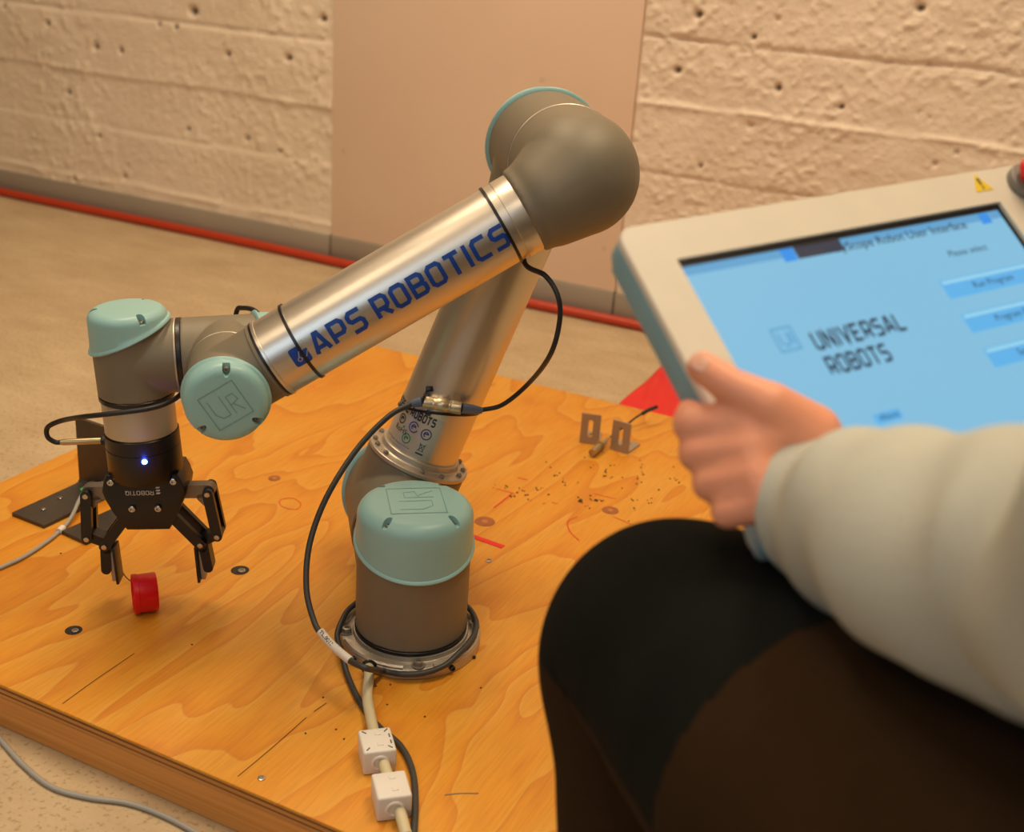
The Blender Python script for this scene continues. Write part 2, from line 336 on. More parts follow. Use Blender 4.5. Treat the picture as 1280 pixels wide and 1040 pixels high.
def vnoise(nx, nz, cell, seed):
    r = np.random.RandomState(seed); gx = int(nx / cell) + 3; gz = int(nz / cell) + 3
    g = r.rand(gz, gx); z = np.arange(nz) / cell; x = np.arange(nx) / cell
    zi = z.astype(int); xi = x.astype(int); fz = z - zi; fx = x - xi; fz = fz * fz * (3 - 2 * fz); fx = fx * fx * (3 - 2 * fx)
    a = g[np.ix_(zi, xi)]; b = g[np.ix_(zi, xi + 1)]; c = g[np.ix_(zi + 1, xi)]; d = g[np.ix_(zi + 1, xi + 1)]
    return (a * (1 - fx) + b * fx) * (1 - fz)[:, None] + (c * (1 - fx) + d * fx) * fz[:, None]
def concrete(name, x0, x1, z0, z1, seams, rough, pits, seed, parent, step=.0052):
    nx = int((x1 - x0) / step); nz = int((z1 - z0) / step)
    X, Z = np.meshgrid(np.linspace(x0, x1, nx), np.linspace(z0, z1, nz)); H = np.zeros_like(X)
    H += (vnoise(nx, nz, 60, seed) - .5) * .006 + (vnoise(nx, nz, 14, seed + 1) - .5) * .003
    ag = .5 * vnoise(nx, nz, 3.2, seed + 2) + .5 * vnoise(nx, nz, 1.9, seed + 40); am = np.clip(vnoise(nx, nz, 45, seed + 3) * 2 - .6, 0, 1)
    H += (np.clip(ag, .5, 1) - .5) * .016 * rough * (am + .25) + (vnoise(nx, nz, 2.0, seed + 4) - .5) * .0022 * rough
    wob = (vnoise(nx, nz, 30, seed + 5) - .5) * .012
    r = np.random.RandomState(seed + 6)
    for i, (zs, kind) in enumerate(seams):
        d = Z - zs - wob * .6
        brk = .35 + .65 * np.clip(vnoise(nx, nz, 22, seed + 20 + i) * 2 - .3, 0, 1)
        H += np.where(d > 0, .0012, -.0012) * (1 if i % 2 else -1)
        H += kind * .0045 * np.exp(-(d / .0045) ** 2) * brk
    BR = np.zeros_like(X)
    for px_, pz_, pr in pits + [(x0 + r.rand() * (x1 - x0), z0 + r.rand() ** 1.0 * (z1 - z0), .0025 + r.rand() ** 3 * .007) for _ in range(int(70 * (x1 - x0) * (z1 - z0)))]:
        i0 = int((px_ - x0) / step); k0 = int((pz_ - z0) / step); q = int(pr * 2 / step) + 3
        sl = (slice(max(0, k0 - q), k0 + q), slice(max(0, i0 - q), i0 + q))
        d = np.hypot((X[sl] - px_) * (.8 + .4 * r.rand()), (Z[sl] - pz_)) / pr
        H[sl] -= .011 * np.exp(-(d ** 4)) * min(1, pr / .006)
        if pr > .0052: BR[sl] = np.maximum(BR[sl], np.exp(-((d / .75) ** 4)))
    ed = np.minimum(np.minimum(X - x0, x1 - X) / .004, 1); H *= np.clip(ed, 0, 1); H -= (1 - np.clip(ed, 0, 1)) * .004
    vs = np.stack([X, R_['y1'] - H, Z], -1).reshape(-1, 3)
    idx = np.arange(nx * nz).reshape(nz, nx); f = np.stack([idx[:-1, :-1], idx[:-1, 1:], idx[1:, 1:], idx[1:, :-1]], -1).reshape(-1, 4)
    me = bpy.data.meshes.new(name); me.from_pydata(vs.tolist(), [], f.tolist()); me.polygons.foreach_set('use_smooth', [True] * len(me.polygons))
    at_ = me.attributes.new('pit_mask', 'FLOAT', 'POINT'); at_.data.foreach_set('value', BR.reshape(-1).astype(np.float32))
    return link(me, name, WALLM, parent)
XP0, XP1, ZT = -1.008, -.298, 1.15
wb = struct(slab('wall_back', R_['x0'] - .1, R_['x1'] + .1, R_['y1'] + .02, R_['y1'] + .12, R_['z0'], R_['z1'], WALLM))
concrete('concrete_section', R_['x0'], XP0, .012, ZT, [(.17, -.5), (.30, 1), (.44, -1), (.58, .6), (.72, -1), (.9, 1), (.035, .9)], .55,
    [(-1.40, .47, .011), (-1.30, .385, .007), (-1.13, .395, .008), (-1.85, .40, .007), (-1.70, .36, .009), (-1.62, .36, .008), (-1.5, .43, .006), (-1.45, .43, .006), (-1.25, .2, .007), (-1.8, .24, .007)], 11, wb)
concrete('concrete_section', XP1, 1.2, .012, ZT, [(.09, 1), (.27, -.5), (.405, 1), (.53, -1), (.68, 1), (.85, -1)], .62,
    [(-.19, .575, .008), (-.08, .545, .006), (-.22, .47, .008), (-.02, .46, .008), (.1, .44, .006), (-.35 + .14, .06, .007)], 31, wb, .0040)
concrete('concrete_section', 1.2, R_['x1'], .012, ZT, [(.09, 1), (.27, -.5), (.405, 1), (.53, -1), (.68, 1), (.85, -1)], .8, [], 51, wb, .009)
concrete('concrete_section', R_['x0'], XP0, ZT, R_['z1'], [(1.3, 1), (1.5, -1), (1.75, 1), (2.0, -1), (2.2, 1)], .5, [], 61, wb, .011)
concrete('concrete_section', XP1, R_['x1'], ZT, R_['z1'], [(1.3, 1), (1.5, -1), (1.75, 1), (2.0, -1), (2.2, 1)], .8, [], 71, wb, .011)
slab('smooth_panel', XP0 + .002, XP1 - .001, R_['y1'] - .003, R_['y1'] + .02, .012, R_['z1'], PANM, wb, .0015)
for px_, pz_ in ((-.975, .21), (-.50, .42), (-.33, .1)):
    bm = bmesh.new(); add_lathe(bm, [(.0045, 0), (.003, -.0015), (0, -.002)], frame((px_, R_['y1'] - .0035, pz_), (0, -1, 0)), 10); obj('paint_chip', bm, mat('paint_chip_brown', rgb(130, 92, 60)), wb)
for nm, a, b_ in (('baseboard_left', R_['x0'], XP0 - .002), ('baseboard_back', XP0 + .002, XP1 - .001), ('baseboard_right', XP1 + .002, R_['x1'])):
    o = slab(nm, a, b_, R_['y1'] - .007, R_['y1'] + .019, R_['z0'], .012, SKIRT, None, .003); struct(o)
# red hose at the foot of the wall
hp = [(R_['x0'] + .05 + i * .35, R_['y1'] - .024 + .004 * math.sin(i * 1.7), R_['z0'] + .0108) for i in range(15)]
recenter(tag(tube('hose', hp, .0105, mat('red_hose', rgb(186, 58, 26), .45), None, 14, 4), 'red rubber hose lying along the grey skirting at the foot of the wall', 'hose'))
# ceiling luminaires
for i, (loc, sx, sy, p, c) in enumerate(LAMPS):
    lt = empty('ceiling_light', (loc[0], loc[1], R_['z1'])); tag(lt, 'long ceiling lamp ' + ('above the left of the platform', 'above the right of the platform', 'behind the camera on the left', 'behind the camera on the right')[i], 'lamp', 'ceiling lamps')
    bm = bmesh.new(); add_box(bm, (sx + .06, sy + .06, .03), Matrix.Translation((0, 0, -.016)), .004); obj('housing', bm, CEILM, lt)
    bm = bmesh.new(); add_box(bm, (sx, sy, .004), Matrix.Translation((0, 0, -.034))); obj('diffuser', bm, mat('lamp_diffuser', rgb(255, 230, 190), .5, emit=1.2, emit_col=(1, .75, .5, 1)), lt)

# ------------------------------------------------------------------ wooden platform
def wood_mat():
    m, nt, b, N, L = nodes('varnished_plywood'); tc = N('ShaderNodeTexCoord')
    mp = N('ShaderNodeMapping'); mp.inputs['Scale'].default_value = (1, .30, 1); mp.inputs['Rotation'].default_value = (0, 0, .06); L(tc.outputs['Object'], mp.inputs[0])
    n1 = N('ShaderNodeTexNoise'); n1.inputs['Scale'].default_value = 4.4; n1.inputs['Detail'].default_value = 3.2; n1.inputs['Roughness'].default_value = .45; n1.inputs['Distortion'].default_value = .5; L(mp.outputs[0], n1.inputs[0])
    mu = N('ShaderNodeMath'); mu.operation = 'MULTIPLY'; mu.inputs[1].default_value = 15; L(n1.outputs['Fac'], mu.inputs[0])
    fr = N('ShaderNodeMath'); fr.operation = 'FRACT'; L(mu.outputs[0], fr.inputs[0])
    rr = ramp(N, [(0, rgb(224, 162, 62)), (.25, rgb(220, 152, 44)), (.70, rgb(220, 144, 32)), (.93, rgb(206, 122, 20)), (.97, rgb(200, 116, 20)), (1, rgb(224, 162, 62))]); L(fr.outputs[0], rr.inputs[0])
    n4 = N('ShaderNodeTexNoise'); n4.inputs['Scale'].default_value = 2.3; n4.inputs['Detail'].default_value = 3; L(mp.outputs[0], n4.inputs[0])
    r4 = ramp(N, [(.35, rgb(212, 142, 28)), (.65, rgb(224, 158, 46))]); L(n4.outputs['Fac'], r4.inputs[0])
    mx0 = N('ShaderNodeMix'); mx0.data_type = 'RGBA'; mx0.inputs[0].default_value = .62; L(r4.outputs[0], mx0.inputs[6]); L(rr.outputs[0], mx0.inputs[7])
    mp2 = N('ShaderNodeMapping'); mp2.inputs['Scale'].default_value = (60, 3.5, 60); L(tc.outputs['Object'], mp2.inputs[0])
    n2 = N('ShaderNodeTexNoise'); n2.inputs['Scale'].default_value = 6; n2.inputs['Detail'].default_value = 4; L(mp2.outputs[0], n2.inputs[0])
    r2 = ramp(N, [(.25, rgb(206, 186, 160)), (.6, (1, 1, 1, 1))]); L(n2.outputs['Fac'], r2.inputs[0])
    mx = N('ShaderNodeMix'); mx.data_type = 'RGBA'; mx.blend_type = 'MULTIPLY'; mx.inputs[0].default_value = .36
    L(mx0.outputs[2], mx.inputs[6]); L(r2.outputs[0], mx.inputs[7])
    L(mx.outputs[2], b.inputs['Base Color'])
    b.inputs['Roughness'].default_value = .42; b.inputs['Coat Weight'].default_value = .15; b.inputs['Coat Roughness'].default_value = .3
    bp = N('ShaderNodeBump'); bp.inputs['Strength'].default_value = .15; bp.inputs['Distance'].default_value = .001; L(n2.outputs['Fac'], bp.inputs['Height']); L(bp.outputs[0], b.inputs['Normal'])
    return m
def edge_mat(name, c1, c2):
    m, nt, b, N, L = nodes(name); tc = N('ShaderNodeTexCoord')
    mp = N('ShaderNodeMapping'); mp.inputs['Scale'].default_value = (1.5, 1.5, 90); L(tc.outputs['Object'], mp.inputs[0])
    n = N('ShaderNodeTexNoise'); n.inputs['Scale'].default_value = 3; n.inputs['Detail'].default_value = 3; L(mp.outputs[0], n.inputs[0])
    r = ramp(N, [(.3, c1), (.7, c2)]); L(n.outputs['Fac'], r.inputs[0]); L(r.outputs[0], b.inputs['Base Color']); b.inputs['Roughness'].default_value = .6
    return m
WOOD = wood_mat(); PLYD = edge_mat('dark_ply', rgb(120, 78, 36), rgb(158, 104, 52)); PLYL = edge_mat('light_ply', rgb(190, 128, 62), rgb(214, 152, 82)); LUM = edge_mat('lumber', rgb(208, 140, 66), rgb(226, 160, 84))
BX0, BX1, BY0, BY1 = -.634, .33, -.286, .764
pf = empty('wooden_platform', ((BX0 + BX1) / 2, (BY0 + BY1) / 2, R_['z0'])); tag(pf, 'low varnished orange plywood platform on the floor carrying the robot arm', 'platform')
OFF = -V(pf.location)
def T(x, y, z): return Matrix.Translation(V((x, y, z)) + OFF)
def pslab(nm, x0, x1, y0, y1, z0, z1, m, bev=0):
    bm = bmesh.new(); add_box(bm, (x1 - x0, y1 - y0, z1 - z0), T((x0 + x1) / 2, (y0 + y1) / 2, (z0 + z1) / 2), bev, 1); return obj(nm, bm, m, pf, False)
zz = [0, -.0035, -.0062, -.0092, -.0119, -.0150]
for i in range(5):
    ins = (0, .0008, .0002, .0009, .0001)[i]
    pslab('plywood_layer', BX0 + ins, BX1 - ins, BY0 + ins, BY1 - ins, zz[i + 1], zz[i], [WOOD, PLYD, PLYL, PLYD, PLYL][i], .0006 if i == 0 else 0)
for a in ((BX0 + .001, BX1 - .001, BY0 + .001, BY0 + .036), (BX0 + .001, BX1 - .001, BY1 - .036, BY1 - .001), (BX0 + .001, BX0 + .036, BY0 + .037, BY1 - .037), (BX1 - .036, BX1 - .001, BY0 + .037, BY1 - .037), (-.17, -.135, BY0 + .037, BY1 - .037)):
    pslab('frame_board', *a, R_['z0'], -.0151, LUM, .0012)
KN = mat('wood_plug', rgb(158, 92, 44), .5, 0, .3, 90); KN2 = mat('wood_plug_core', rgb(190, 120, 64), .5)
HOLE = mat('dark_hole', rgb(40, 26, 16), .7)
for x, y, r in ((343, 598, .0085), (763, 638, .0115), (606, 652, .0135)):
    P = onz(x, y) + OFF; bm = bmesh.new(); add_lathe(bm, [(0, .0004), (r * .55, .0004), (r * .6, .0001), (r * .95, .0006), (r, -.0002)], Matrix.Translation(P), 22); k = obj('wood_plug', bm, KN, pf)
    bm = bmesh.new(); add_lathe(bm, [(0, .0007), (r * .3, .0007), (r * .34, 0)], Matrix.Translation(P), 14); obj('plug_core', bm, KN2, k)
for x, y, r in ((300, 713, .0105), (92, 788, .0088)):
    P = onz(x, y) + OFF; bm = bmesh.new(); add_lathe(bm, [(r, .0003), (r * .9, .0006), (r * .8, .0002), (0, .0002)], Matrix.Translation(P), 22); k = obj('screw_hole', bm, HOLE, pf)
    bm = bmesh.new(); screw(bm, Matrix.Translation(P + V((r * .25, 0, .0002))), r * .42, .0012); obj('screw', bm, STEELD, k)
for x, y, r in ((611, 701, .0042), (327, 973, .0035)):
    bm = bmesh.new(); screw(bm, Matrix.Translation(onz(x, y) + OFF), r, .0012); obj('screw', bm, STEEL, pf)
def onplane(u, v, z=.0004): return V((u, v, z)) + OFF
def pen(pts, wd, m=PEN, nm='pen_mark', z=.0004):
    q = [onz(*p) for p in pts]
    if len(q) > 2: q = smooth_path(q, 5)
    return strokes([[(a.x, a.y) for a in q]], wd, lambda u, v: onplane(u, v, z), nm, m, pf)
pen([(647, 597), (659, 600)], .0022); pen([(617, 635), (640, 617)], .0022); pen([(620, 611), (643, 617)], .0014)
pen([(724, 676), (712, 664), (710, 652), (722, 646)], .0016); pen([(766, 646), (776, 650), (790, 656)], .0012); pen([(690, 628), (697, 630)], .002); pen([(678, 630), (682, 629)], .0016)
pen([(352, 624), (366, 623), (376, 630), (370, 637), (354, 634), (349, 628), (352, 624)], .0011); pen([(742, 617), (770, 624)], .0012)
pen([(383, 489), (392, 481), (393, 486), (402, 484)], .0010, mat('faded_pen', rgb(214, 104, 56))); pen([(408, 482), (415, 478), (420, 481), (428, 477)], .0010, mat('faded_pen', rgb(214, 104, 56)))
CR = mat('veneer_crack', rgb(110, 62, 26), .8)
for p in (((78, 880), (118, 851), (168, 817)), ((297, 971), (340, 935), (383, 897)), ((392, 890), (408, 879)), ((560, 600), (585, 586)), ((590, 492), (620, 480))):
    pen(p, .0009, CR, 'veneer_crack')
pen([(556, 994), (575, 992), (598, 992)], .0012, mat('blue_smudge', rgb(120, 108, 96)), 'smudge')
# dark crumbs behind the robot
DEB = [(684, 577), (700, 590), (688, 585), (740, 583), (760, 587), (766, 583), (757, 596), (694, 594), (802, 574), (800, 583), (802, 592), (799, 597), (801, 603), (798, 605), (842, 585), (845, 600), (848, 602), (838, 597), (650, 610), (653, 613), (645, 617), (659, 618), (670, 614), (673, 612), (677, 609), (684, 619), (661, 626), (618, 608), (634, 609), (704, 604), (706, 600), (720, 604), (722, 622), (738, 624), (740, 620), (750, 626), (752, 626), (734, 634), (730, 630), (790, 624), (794, 627), (793, 637), (813, 628), (788, 650), (812, 624), (780, 612), (706, 607), (640, 620), (756, 591), (763, 596), (731, 572), (777, 598), (826, 611)]
bm = bmesh.new()
for x, y in DEB:
    for k in range(random.choice((1, 1, 2, 3))):
        P = onz(x + random.uniform(-3, 3), y + random.uniform(-2, 2)); s = random.uniform(.0009, .0019)
        add_box(bm, (s * 1.6, s, s * .7), Matrix.Translation(P + V((0, 0, s * .35))) @ Matrix.Rotation(random.random() * 3, 4, 'Z'), s * .2, 1)
for x, y in ((725, 627), (726, 626), (745, 626)):
    P = onz(x, y); add_box(bm, (.0055, .004, .002), Matrix.Translation(P + V((0, 0, .001))) @ Matrix.Rotation(random.random() * 3, 4, 'Z'), .0008, 1)
for x, y in ((404, 872), (531, 896), (420, 912), (484, 881), (488, 856), (382, 917), (470, 858), (601, 860), (430, 924), (240, 806), (76, 692)):
    P = onz(x, y); add_box(bm, (.0022, .0016, .0008), Matrix.Translation(P + V((0, 0, .0004))) @ Matrix.Rotation(random.random() * 3, 4, 'Z'), .0003, 1)
recenter(tag(obj('debris', bm, mat('dark_green_crumbs', rgb(58, 56, 40), .8), None, False), 'scattered dark green and black crumbs on the plywood behind the robot', 'debris', kind='stuff'))
# small red tape strip
a = onz(586, 669); b2 = onz(629, 684); bm = bmesh.new(); d = (b2 - a); L_ = d.length; M = frame((a + b2) / 2 + V((0, 0, .0004)), (0, 0, 1), d)
add_box(bm, (L_, .0085, .0006), M); recenter(tag(obj('tape_strip', bm, REDT, None, False), 'short strip of red tape stuck to the plywood right of the robot base', 'tape'))
# red film on the floor behind platform
film = [(768, 520), (800, 482), (838, 452), (862, 462), (930, 640), (800, 560)]
bm = bmesh.new(); pts = [onz(x, y, R_['z0'] + .0015) for x, y in film]; c0 = sum(pts, V()) / len(pts)
P0_, P1_, P2_, P3_ = onz(745, 535, R_['z0']), onz(838, 450, R_['z0']), onz(880, 475, R_['z0']), onz(850, 580, R_['z0'])
n = 24; grid = {}
for i in range(n + 1):
    for k in range(n + 1):
        u, v_ = i / n, k / n; p = P0_.lerp(P1_, u).lerp(P3_.lerp(P2_, u), v_)
        zf = .003 + .005 * abs(math.sin((u * 1.1 + v_ * 2.3) * 4.2)) ** 3 + .003 * noise.noise(p * 18)
        grid[i, k] = bm.verts.new((p.x, max(p.y, BY1 + .002), R_['z0'] + max(.0012, zf)))
for i in range(n):
    for k in range(n): bm.faces.new((grid[i, k], grid[i + 1, k], grid[i + 1, k + 1], grid[i, k + 1]))
fo = obj('red_film', bm, REDT, None); md = fo.modifiers.new('s', 'SOLIDIFY'); md.thickness = .0008; md.offset = 1
recenter(tag(fo, 'creased red plastic film lying on the floor behind the platform', 'film'))

# ------------------------------------------------------------------ robot arm
psi, a1, a2, a3 = [math.radians(v) for v in (127.57, 70.17, 211.96, 183.6)]
ey = V((math.cos(psi), math.sin(psi), 0)); ex = V((math.sin(psi), -math.cos(psi), 0)); ez = V((0, 0, 1))
u1 = ex * math.cos(a1) + ez * math.sin(a1); u2 = ex * math.cos(a2) + ez * math.sin(a2); u3 = ex * math.cos(a3) + ez * math.sin(a3)
g = ex * -math.sin(a3) * -1 * -1 + ez * math.cos(a3)   # perpendicular to u3 in the arm plane
g = (ez * -1 - u3 * (ez * -1).dot(u3)).normalized()
BO = V((-.0008, -.0068, 0)); S0 = BO + V((0, 0, .089)); U0 = S0 + ey * .1459; E1 = U0 + u1 * .4323; E2 = E1 - ey * .1344; W0 = E2 + u2 * .3906; W1 = W0 + ey * .0915; W2 = W1 + u3 * .0945
rob = empty('industrial_robot', (0, 0, 0)); tag(rob, 'taupe and aluminium six-joint robot arm with pale teal caps bolted to the plywood', 'robot')

def cap(parent, M, r, zc, slope, top, screws=(), emblem_size=None, seg=72):
    "teal end cap; M: z outwards, x towards the output side"
    bm = bmesh.new(); R1 = r + .0016; f = r * .26; dpk = min(f, .0085)
    rows = []
    def row(rad, zf): rows.append([bm.verts.new(M @ V((rad * math.cos(2 * PI * i / seg), rad * math.sin(2 * PI * i / seg), zf(2 * PI * i / seg, rad)))) for i in range(seg)])
    rim = lambda t: zc + slope * r * math.cos(t)
    row(r - .001, lambda t, q: rim(t) - .0005); row(R1 + .0008, lambda t, q: rim(t)); row(R1 + .0022, lambda t, q: rim(t) + .0016); row(R1 + .0018, lambda t, q: rim(t) + .0034); row(R1 + .0002, lambda t, q: rim(t) + .0046)
    for k in (.3, .6, 1.0): row(R1 - .0008 * k, lambda t, q, k=k: (rim(t) + .0046) * (1 - k) + (top - f) * k if rim(t) + .0046 < top - f else max(rim(t) + .0046, top - f))
    for k in range(1, 7):
        a = PI / 2 * k / 6; row(R1 - .0008 - f * (1 - math.cos(a)), lambda t, q, a=a: max(top - f + f * math.sin(a) * 1.0, 0))
    row(r * .45, lambda t, q: top + .0006); 
    for A, B in zip(rows[:-1], rows[1:]):
        for i in range(seg): bm.faces.new((A[i], A[(i + 1) % seg], B[(i + 1) % seg], B[i]))
    bm.faces.new(rows[-1]); bm.faces.new(rows[0][::-1])
    o = obj('end_cap', bm, TEAL, parent, ang=50)
    # screw pockets cut from the rim of the dome
    if screws:
        cb = bmesh.new()
        for t in screws:
            q = r * .82; c = V((q * math.cos(t), q * math.sin(t), 0)); d = V((math.cos(t), math.sin(t), 0))
            add_lathe(cb, [(0, top - dpk), (1, top - dpk), (1.08, top + .01), (0, top + .01)], M @ Matrix.Translation(c + d * .004) @ Matrix.Rotation(t, 4, 'Z') @ Matrix.Diagonal((.0075, .0036, 1, 1)), 22)
        bmesh.ops.recalc_face_normals(cb, faces=cb.faces)
        cm = bpy.data.meshes.new('cut'); cb.to_mesh(cm); cb.free(); co = bpy.data.objects.new('cut', cm); COL.objects.link(co)
        md = o.modifiers.new('b', 'BOOLEAN'); md.object = co; md.solver = 'EXACT'; md.operation = 'DIFFERENCE'; md.use_self = True
        dg = bpy.context.evaluated_depsgraph_get(); dg.update(); me = bpy.data.meshes.new_from_object(o.evaluated_get(dg))
        o.modifiers.clear()
        if len(me.polygons) > 100: o.data = me
        bpy.data.objects.remove(co)
        for t in screws:
            q = r * .82 + .0015; sb = bmesh.new(); screw(sb, M @ Matrix.Translation((q * math.cos(t), q * math.sin(t), top - dpk)), .0028, .003); obj('cap_screw', sb, STEELD, parent)
    if emblem_size:
        s = r * emblem_size
        def fn(a, b): return M @ V((a, b, top + .0009))
        q = .11 * s
        L1 = [(-s * .5, s * .5), (s * .5, s * .5), (s * .5, -s * .5), (-s * .5, -s * .5), (-s * .5, s * .5)]
        L2 = [(-s * .35, s * .32), (-s * .35, -s * .1), (-s * .22, -s * .28), (-s * .02, -s * .28), (-s * .02, s * .32)]
        L3 = [(s * .12, -s * .34), (s * .12, s * .2), (s * .32, s * .2), (s * .36, 0), (s * .12, -s * .06)]; L4 = [(s * .2, -s * .06), (s * .38, -s * .34)]
        strokes([L1, L2, L3, L4], .0009, fn, 'cap_emblem', TEALD, parent)  # flat strokes, the relief shade is put into their colour
    return o
def joint_ring(parent, M, r, m=BLACK, h=.004, nm='seal_ring'):
    bm = bmesh.new(); add_lathe(bm, [(r - .006, -h / 2), (r - .0006, -h / 2), (r, -h / 2 + .0006), (r, h / 2 - .0006), (r - .0006, h / 2), (r - .006, h / 2)], M, 72, True); return obj(nm, bm, m, parent)
def part(nm, fn_, voxel, it, m=GREY): 
    bm = bmesh.new(); fn_(bm); return fused(bm, voxel, it, m, nm, rob)

# base flange
MB_ = Matrix.Translation(BO)
bm = bmesh.new(); add_lathe(bm, [(0, 0), (.0735, 0), (.0745, .001), (.0745, .0105), (.0735, .0118), (.0722, .0122), (.0615, .0128), (.0605, .0170), (.0575, .0175), (.0, .0175)], MB_, 96)
fl = obj('base_flange', bm, CAST, rob)
camang = math.atan2(CAM.y, CAM.x)
for k in range(4):
    t = camang + math.radians(8) + k * PI / 2
    bm = bmesh.new(); bm2 = bm; M = Matrix.Translation(BO + V((.0675 * math.cos(t), .0675 * math.sin(t), .0124)))
    add_lathe(bm, [(0, 0), (.0072, 0), (.0072, .0012), (.0048, .0012), (.0048, .0012), (.0046, .0058), (.0025, .0062), (.0022, .004), (0, .004)], M, 6 * 3); obj('bolt', bm, STEELD, fl)
    # raised rim segment between bolts
    bm = bmesh.new(); vs = []
    a0, a1_ = t + .22, t + PI / 2 - .22; n = 20; P = []
    for i in range(n + 1):
        q = a0 + (a1_ - a0) * i / n; ed = min(1, min(i, n - i) / 2.0); ri = .0655 + .004 * (1 - ed)
        P.append([bm.verts.new((BO.x + rr * math.cos(q), BO.y + rr * math.sin(q), z)) for rr, z in ((ri, .0120), (ri + .0006, .0158), (.0722, .0152), (.0738, .0135), (.0738, .0110))])
    for A, B in zip(P[:-1], P[1:]):
        for j in range(4): bm.faces.new((A[j], A[j + 1], B[j + 1], B[j]))
    bm.faces.new(P[0][::-1]); bm.faces.new(P[-1]); obj('flange_rim', bm, CAST, fl)
for dt in (.62, -.85):
    t = camang + dt; bm = bmesh.new(); screw(bm, frame(BO + V((.0742 * math.cos(t), .0742 * math.sin(t), .007)), (math.cos(t), math.sin(t), 0)), .003, .004); obj('side_screw', bm, BLACK, fl)
joint_ring(rob, Matrix.Translation(BO + V((0, 0, .0195))), .0595, BLACK, .0042)
# shoulder housing (base joint): vertical barrel + horizontal output
RB = .0588
MS = frame(S0, ez, ey)   # z up, x toward output
def f(bm):
    sl_cyl(bm, RB, -.0675, .0315, .30, MS)
    cyl(bm, RB - .001, -.01, .071, frame(S0, ey), 64, .002)
sh = part('shoulder_housing', f, .0016, 3)
cap(sh, MS, RB, .0300, .30, .0760, [math.radians(d) for d in (140, 220, 40, -40)], .95)
joint_ring(rob, frame(S0 + ey * .0730, ey), RB - .001, BLACK, .003)
# upper arm: lower housing
MU = frame(U0, ey, u1)
def f(bm):
    sl_cyl(bm, RB, -.0700, .0330, .22, MU)
    cyl(bm, RB - .001, -.01, .060, frame(U0, u1), 64, .002)
ul = part('upper_arm_housing', f, .0016, 3)
cap(ul, MU, RB, .0330, .22, .0640)
# flange with screws, collar and tube
RT = .0428
bm = bmesh.new(); add_lathe(bm, [(.03, .0600), (.0585, .0600), (.0592, .0608), (.0592, .0642), (.0584, .0650), (.0475, .0655), (.0462, .0668), (.0458, .0725), (.0448, .0735), (.03, .0735)], frame(U0, u1), 96)
uf = obj('tube_flange', bm, ALU2, rob)
tocam = (CAM - (U0 + u1 * .065)); tocam = (tocam - u1 * tocam.dot(u1)).normalized(); MF = frame(U0, u1, tocam)
for d in (-120, -95, -72, -38, -12, 40, 62, 78, 110, 150, 180, 210):
    t = math.radians(-d); bm = bmesh.new(); screw(bm, MF @ Matrix.Translation((.0532 * math.cos(t), .0532 * math.sin(t), .0648)), .0030, .0036); obj('flange_screw', bm, STEELD, uf)
bm = bmesh.new(); add_lathe(bm, [(.03, .0700), (RT, .0705), (RT, .3540), (.03, .3540)], frame(U0, u1), 96); ut = obj('upper_arm_tube', bm, ALU, rob)
# upper arm: elbow housing
ME = frame(E1, ey, -u1)
def f(bm):
    sl_cyl(bm, RB, -.0640, .0330, .22, ME)
    cyl(bm, RB - .002, .0, .072, frame(E1, -u1), 64, .002, RT + .001)
eh = part('elbow_housing', f, .0016, 4)
cap(eh, ME, RB, .0330, .22, .0600)
joint_ring(rob, frame(E1 - ey * .0660, ey), RB, ALU2, .0022, 'joint_ring')
joint_ring(rob, frame(E1 - ey * .0642, ey), RB - .001, BLACK, .002)
# lower arm: elbow ball
def f(bm):
    cyl(bm, RB, .010, .0670, frame(E2, ey), 64, .001)
    bmesh.ops.create_uvsphere(bm, u_segments=48, v_segments=32, radius=1, matrix=frame(E2 + ey * .014, ey) @ Matrix.Diagonal((.0585, .0585, .0580, 1)))
    A_ = E2 + ey * .012; B_ = E2 + u2 * .034
    for k in range(15):
        t = k / 14; bmesh.ops.create_uvsphere(bm, u_segments=36, v_segments=24, radius=.0575 * (1 - t) + .0480 * t, matrix=Matrix.Translation(A_.lerp(B_, t)))
    cyl(bm, .0450, .036, .064, frame(E2, u2), 64, .001, .0425)
lb = part('elbow_ball', f, .0018, 14)
RL = .0386
bm = bmesh.new(); add_lathe(bm, [(.03, .0600), (RL + .0006, .0605), (RL + .0008, .0625), (RL + .0008, .0790), (RL, .0794), (RL, .3370), (RL + .0010, .3374), (RL + .0010, .3400), (.03, .3405)], frame(E2, u2), 96); lt_ = obj('lower_arm_tube', bm, ALU, rob)
joint_ring(rob, frame(E2 + u2 * .3405, u2), RL + .0008, BLACK, .0042); joint_ring(rob, frame(E2 + u2 * .3445, u2), RL + .0002, GREY, .004, 'joint_ring')
# wrist 1 side housing on the lower arm
RW = .0378
M0 = frame(W0, -ey, -u2)
def f(bm):
    sl_cyl(bm, RW, -.0455, .0300, .22, M0); cyl(bm, RL - .0012, 0, .0490, frame(W0, -u2), 64, .001)
wa = part('wrist_end_housing', f, .0014, 3)
cap(wa, M0, RW, .0290, .22, .0520, [math.radians(d) for d in (56, 196, -62)], .95)
joint_ring(rob, frame(W0 + ey * .0462, ey), RW, ALU2, .0014, 'joint_ring')
# wrist 1 body
M1 = frame(W1, -u3, -ey)
def f(bm):
    sl_cyl(bm, RW, -.0445, .0300, .22, M1); cyl(bm, RW, 0, .0460, frame(W1, -ey), 64, .001)
wb1 = part('first_wrist_housing', f, .0014, 3)
cap(wb1, M1, RW, .0290, .22, .0520, [math.radians(d) for d in (60, 180, -60)])
joint_ring(rob, frame(W1 + u3 * .0466, u3), RW + .0004, BLACK, .0046); joint_ring(rob, frame(W1 + u3 * .0502, u3), RW + .0010, ALU2, .0022, 'joint_ring')
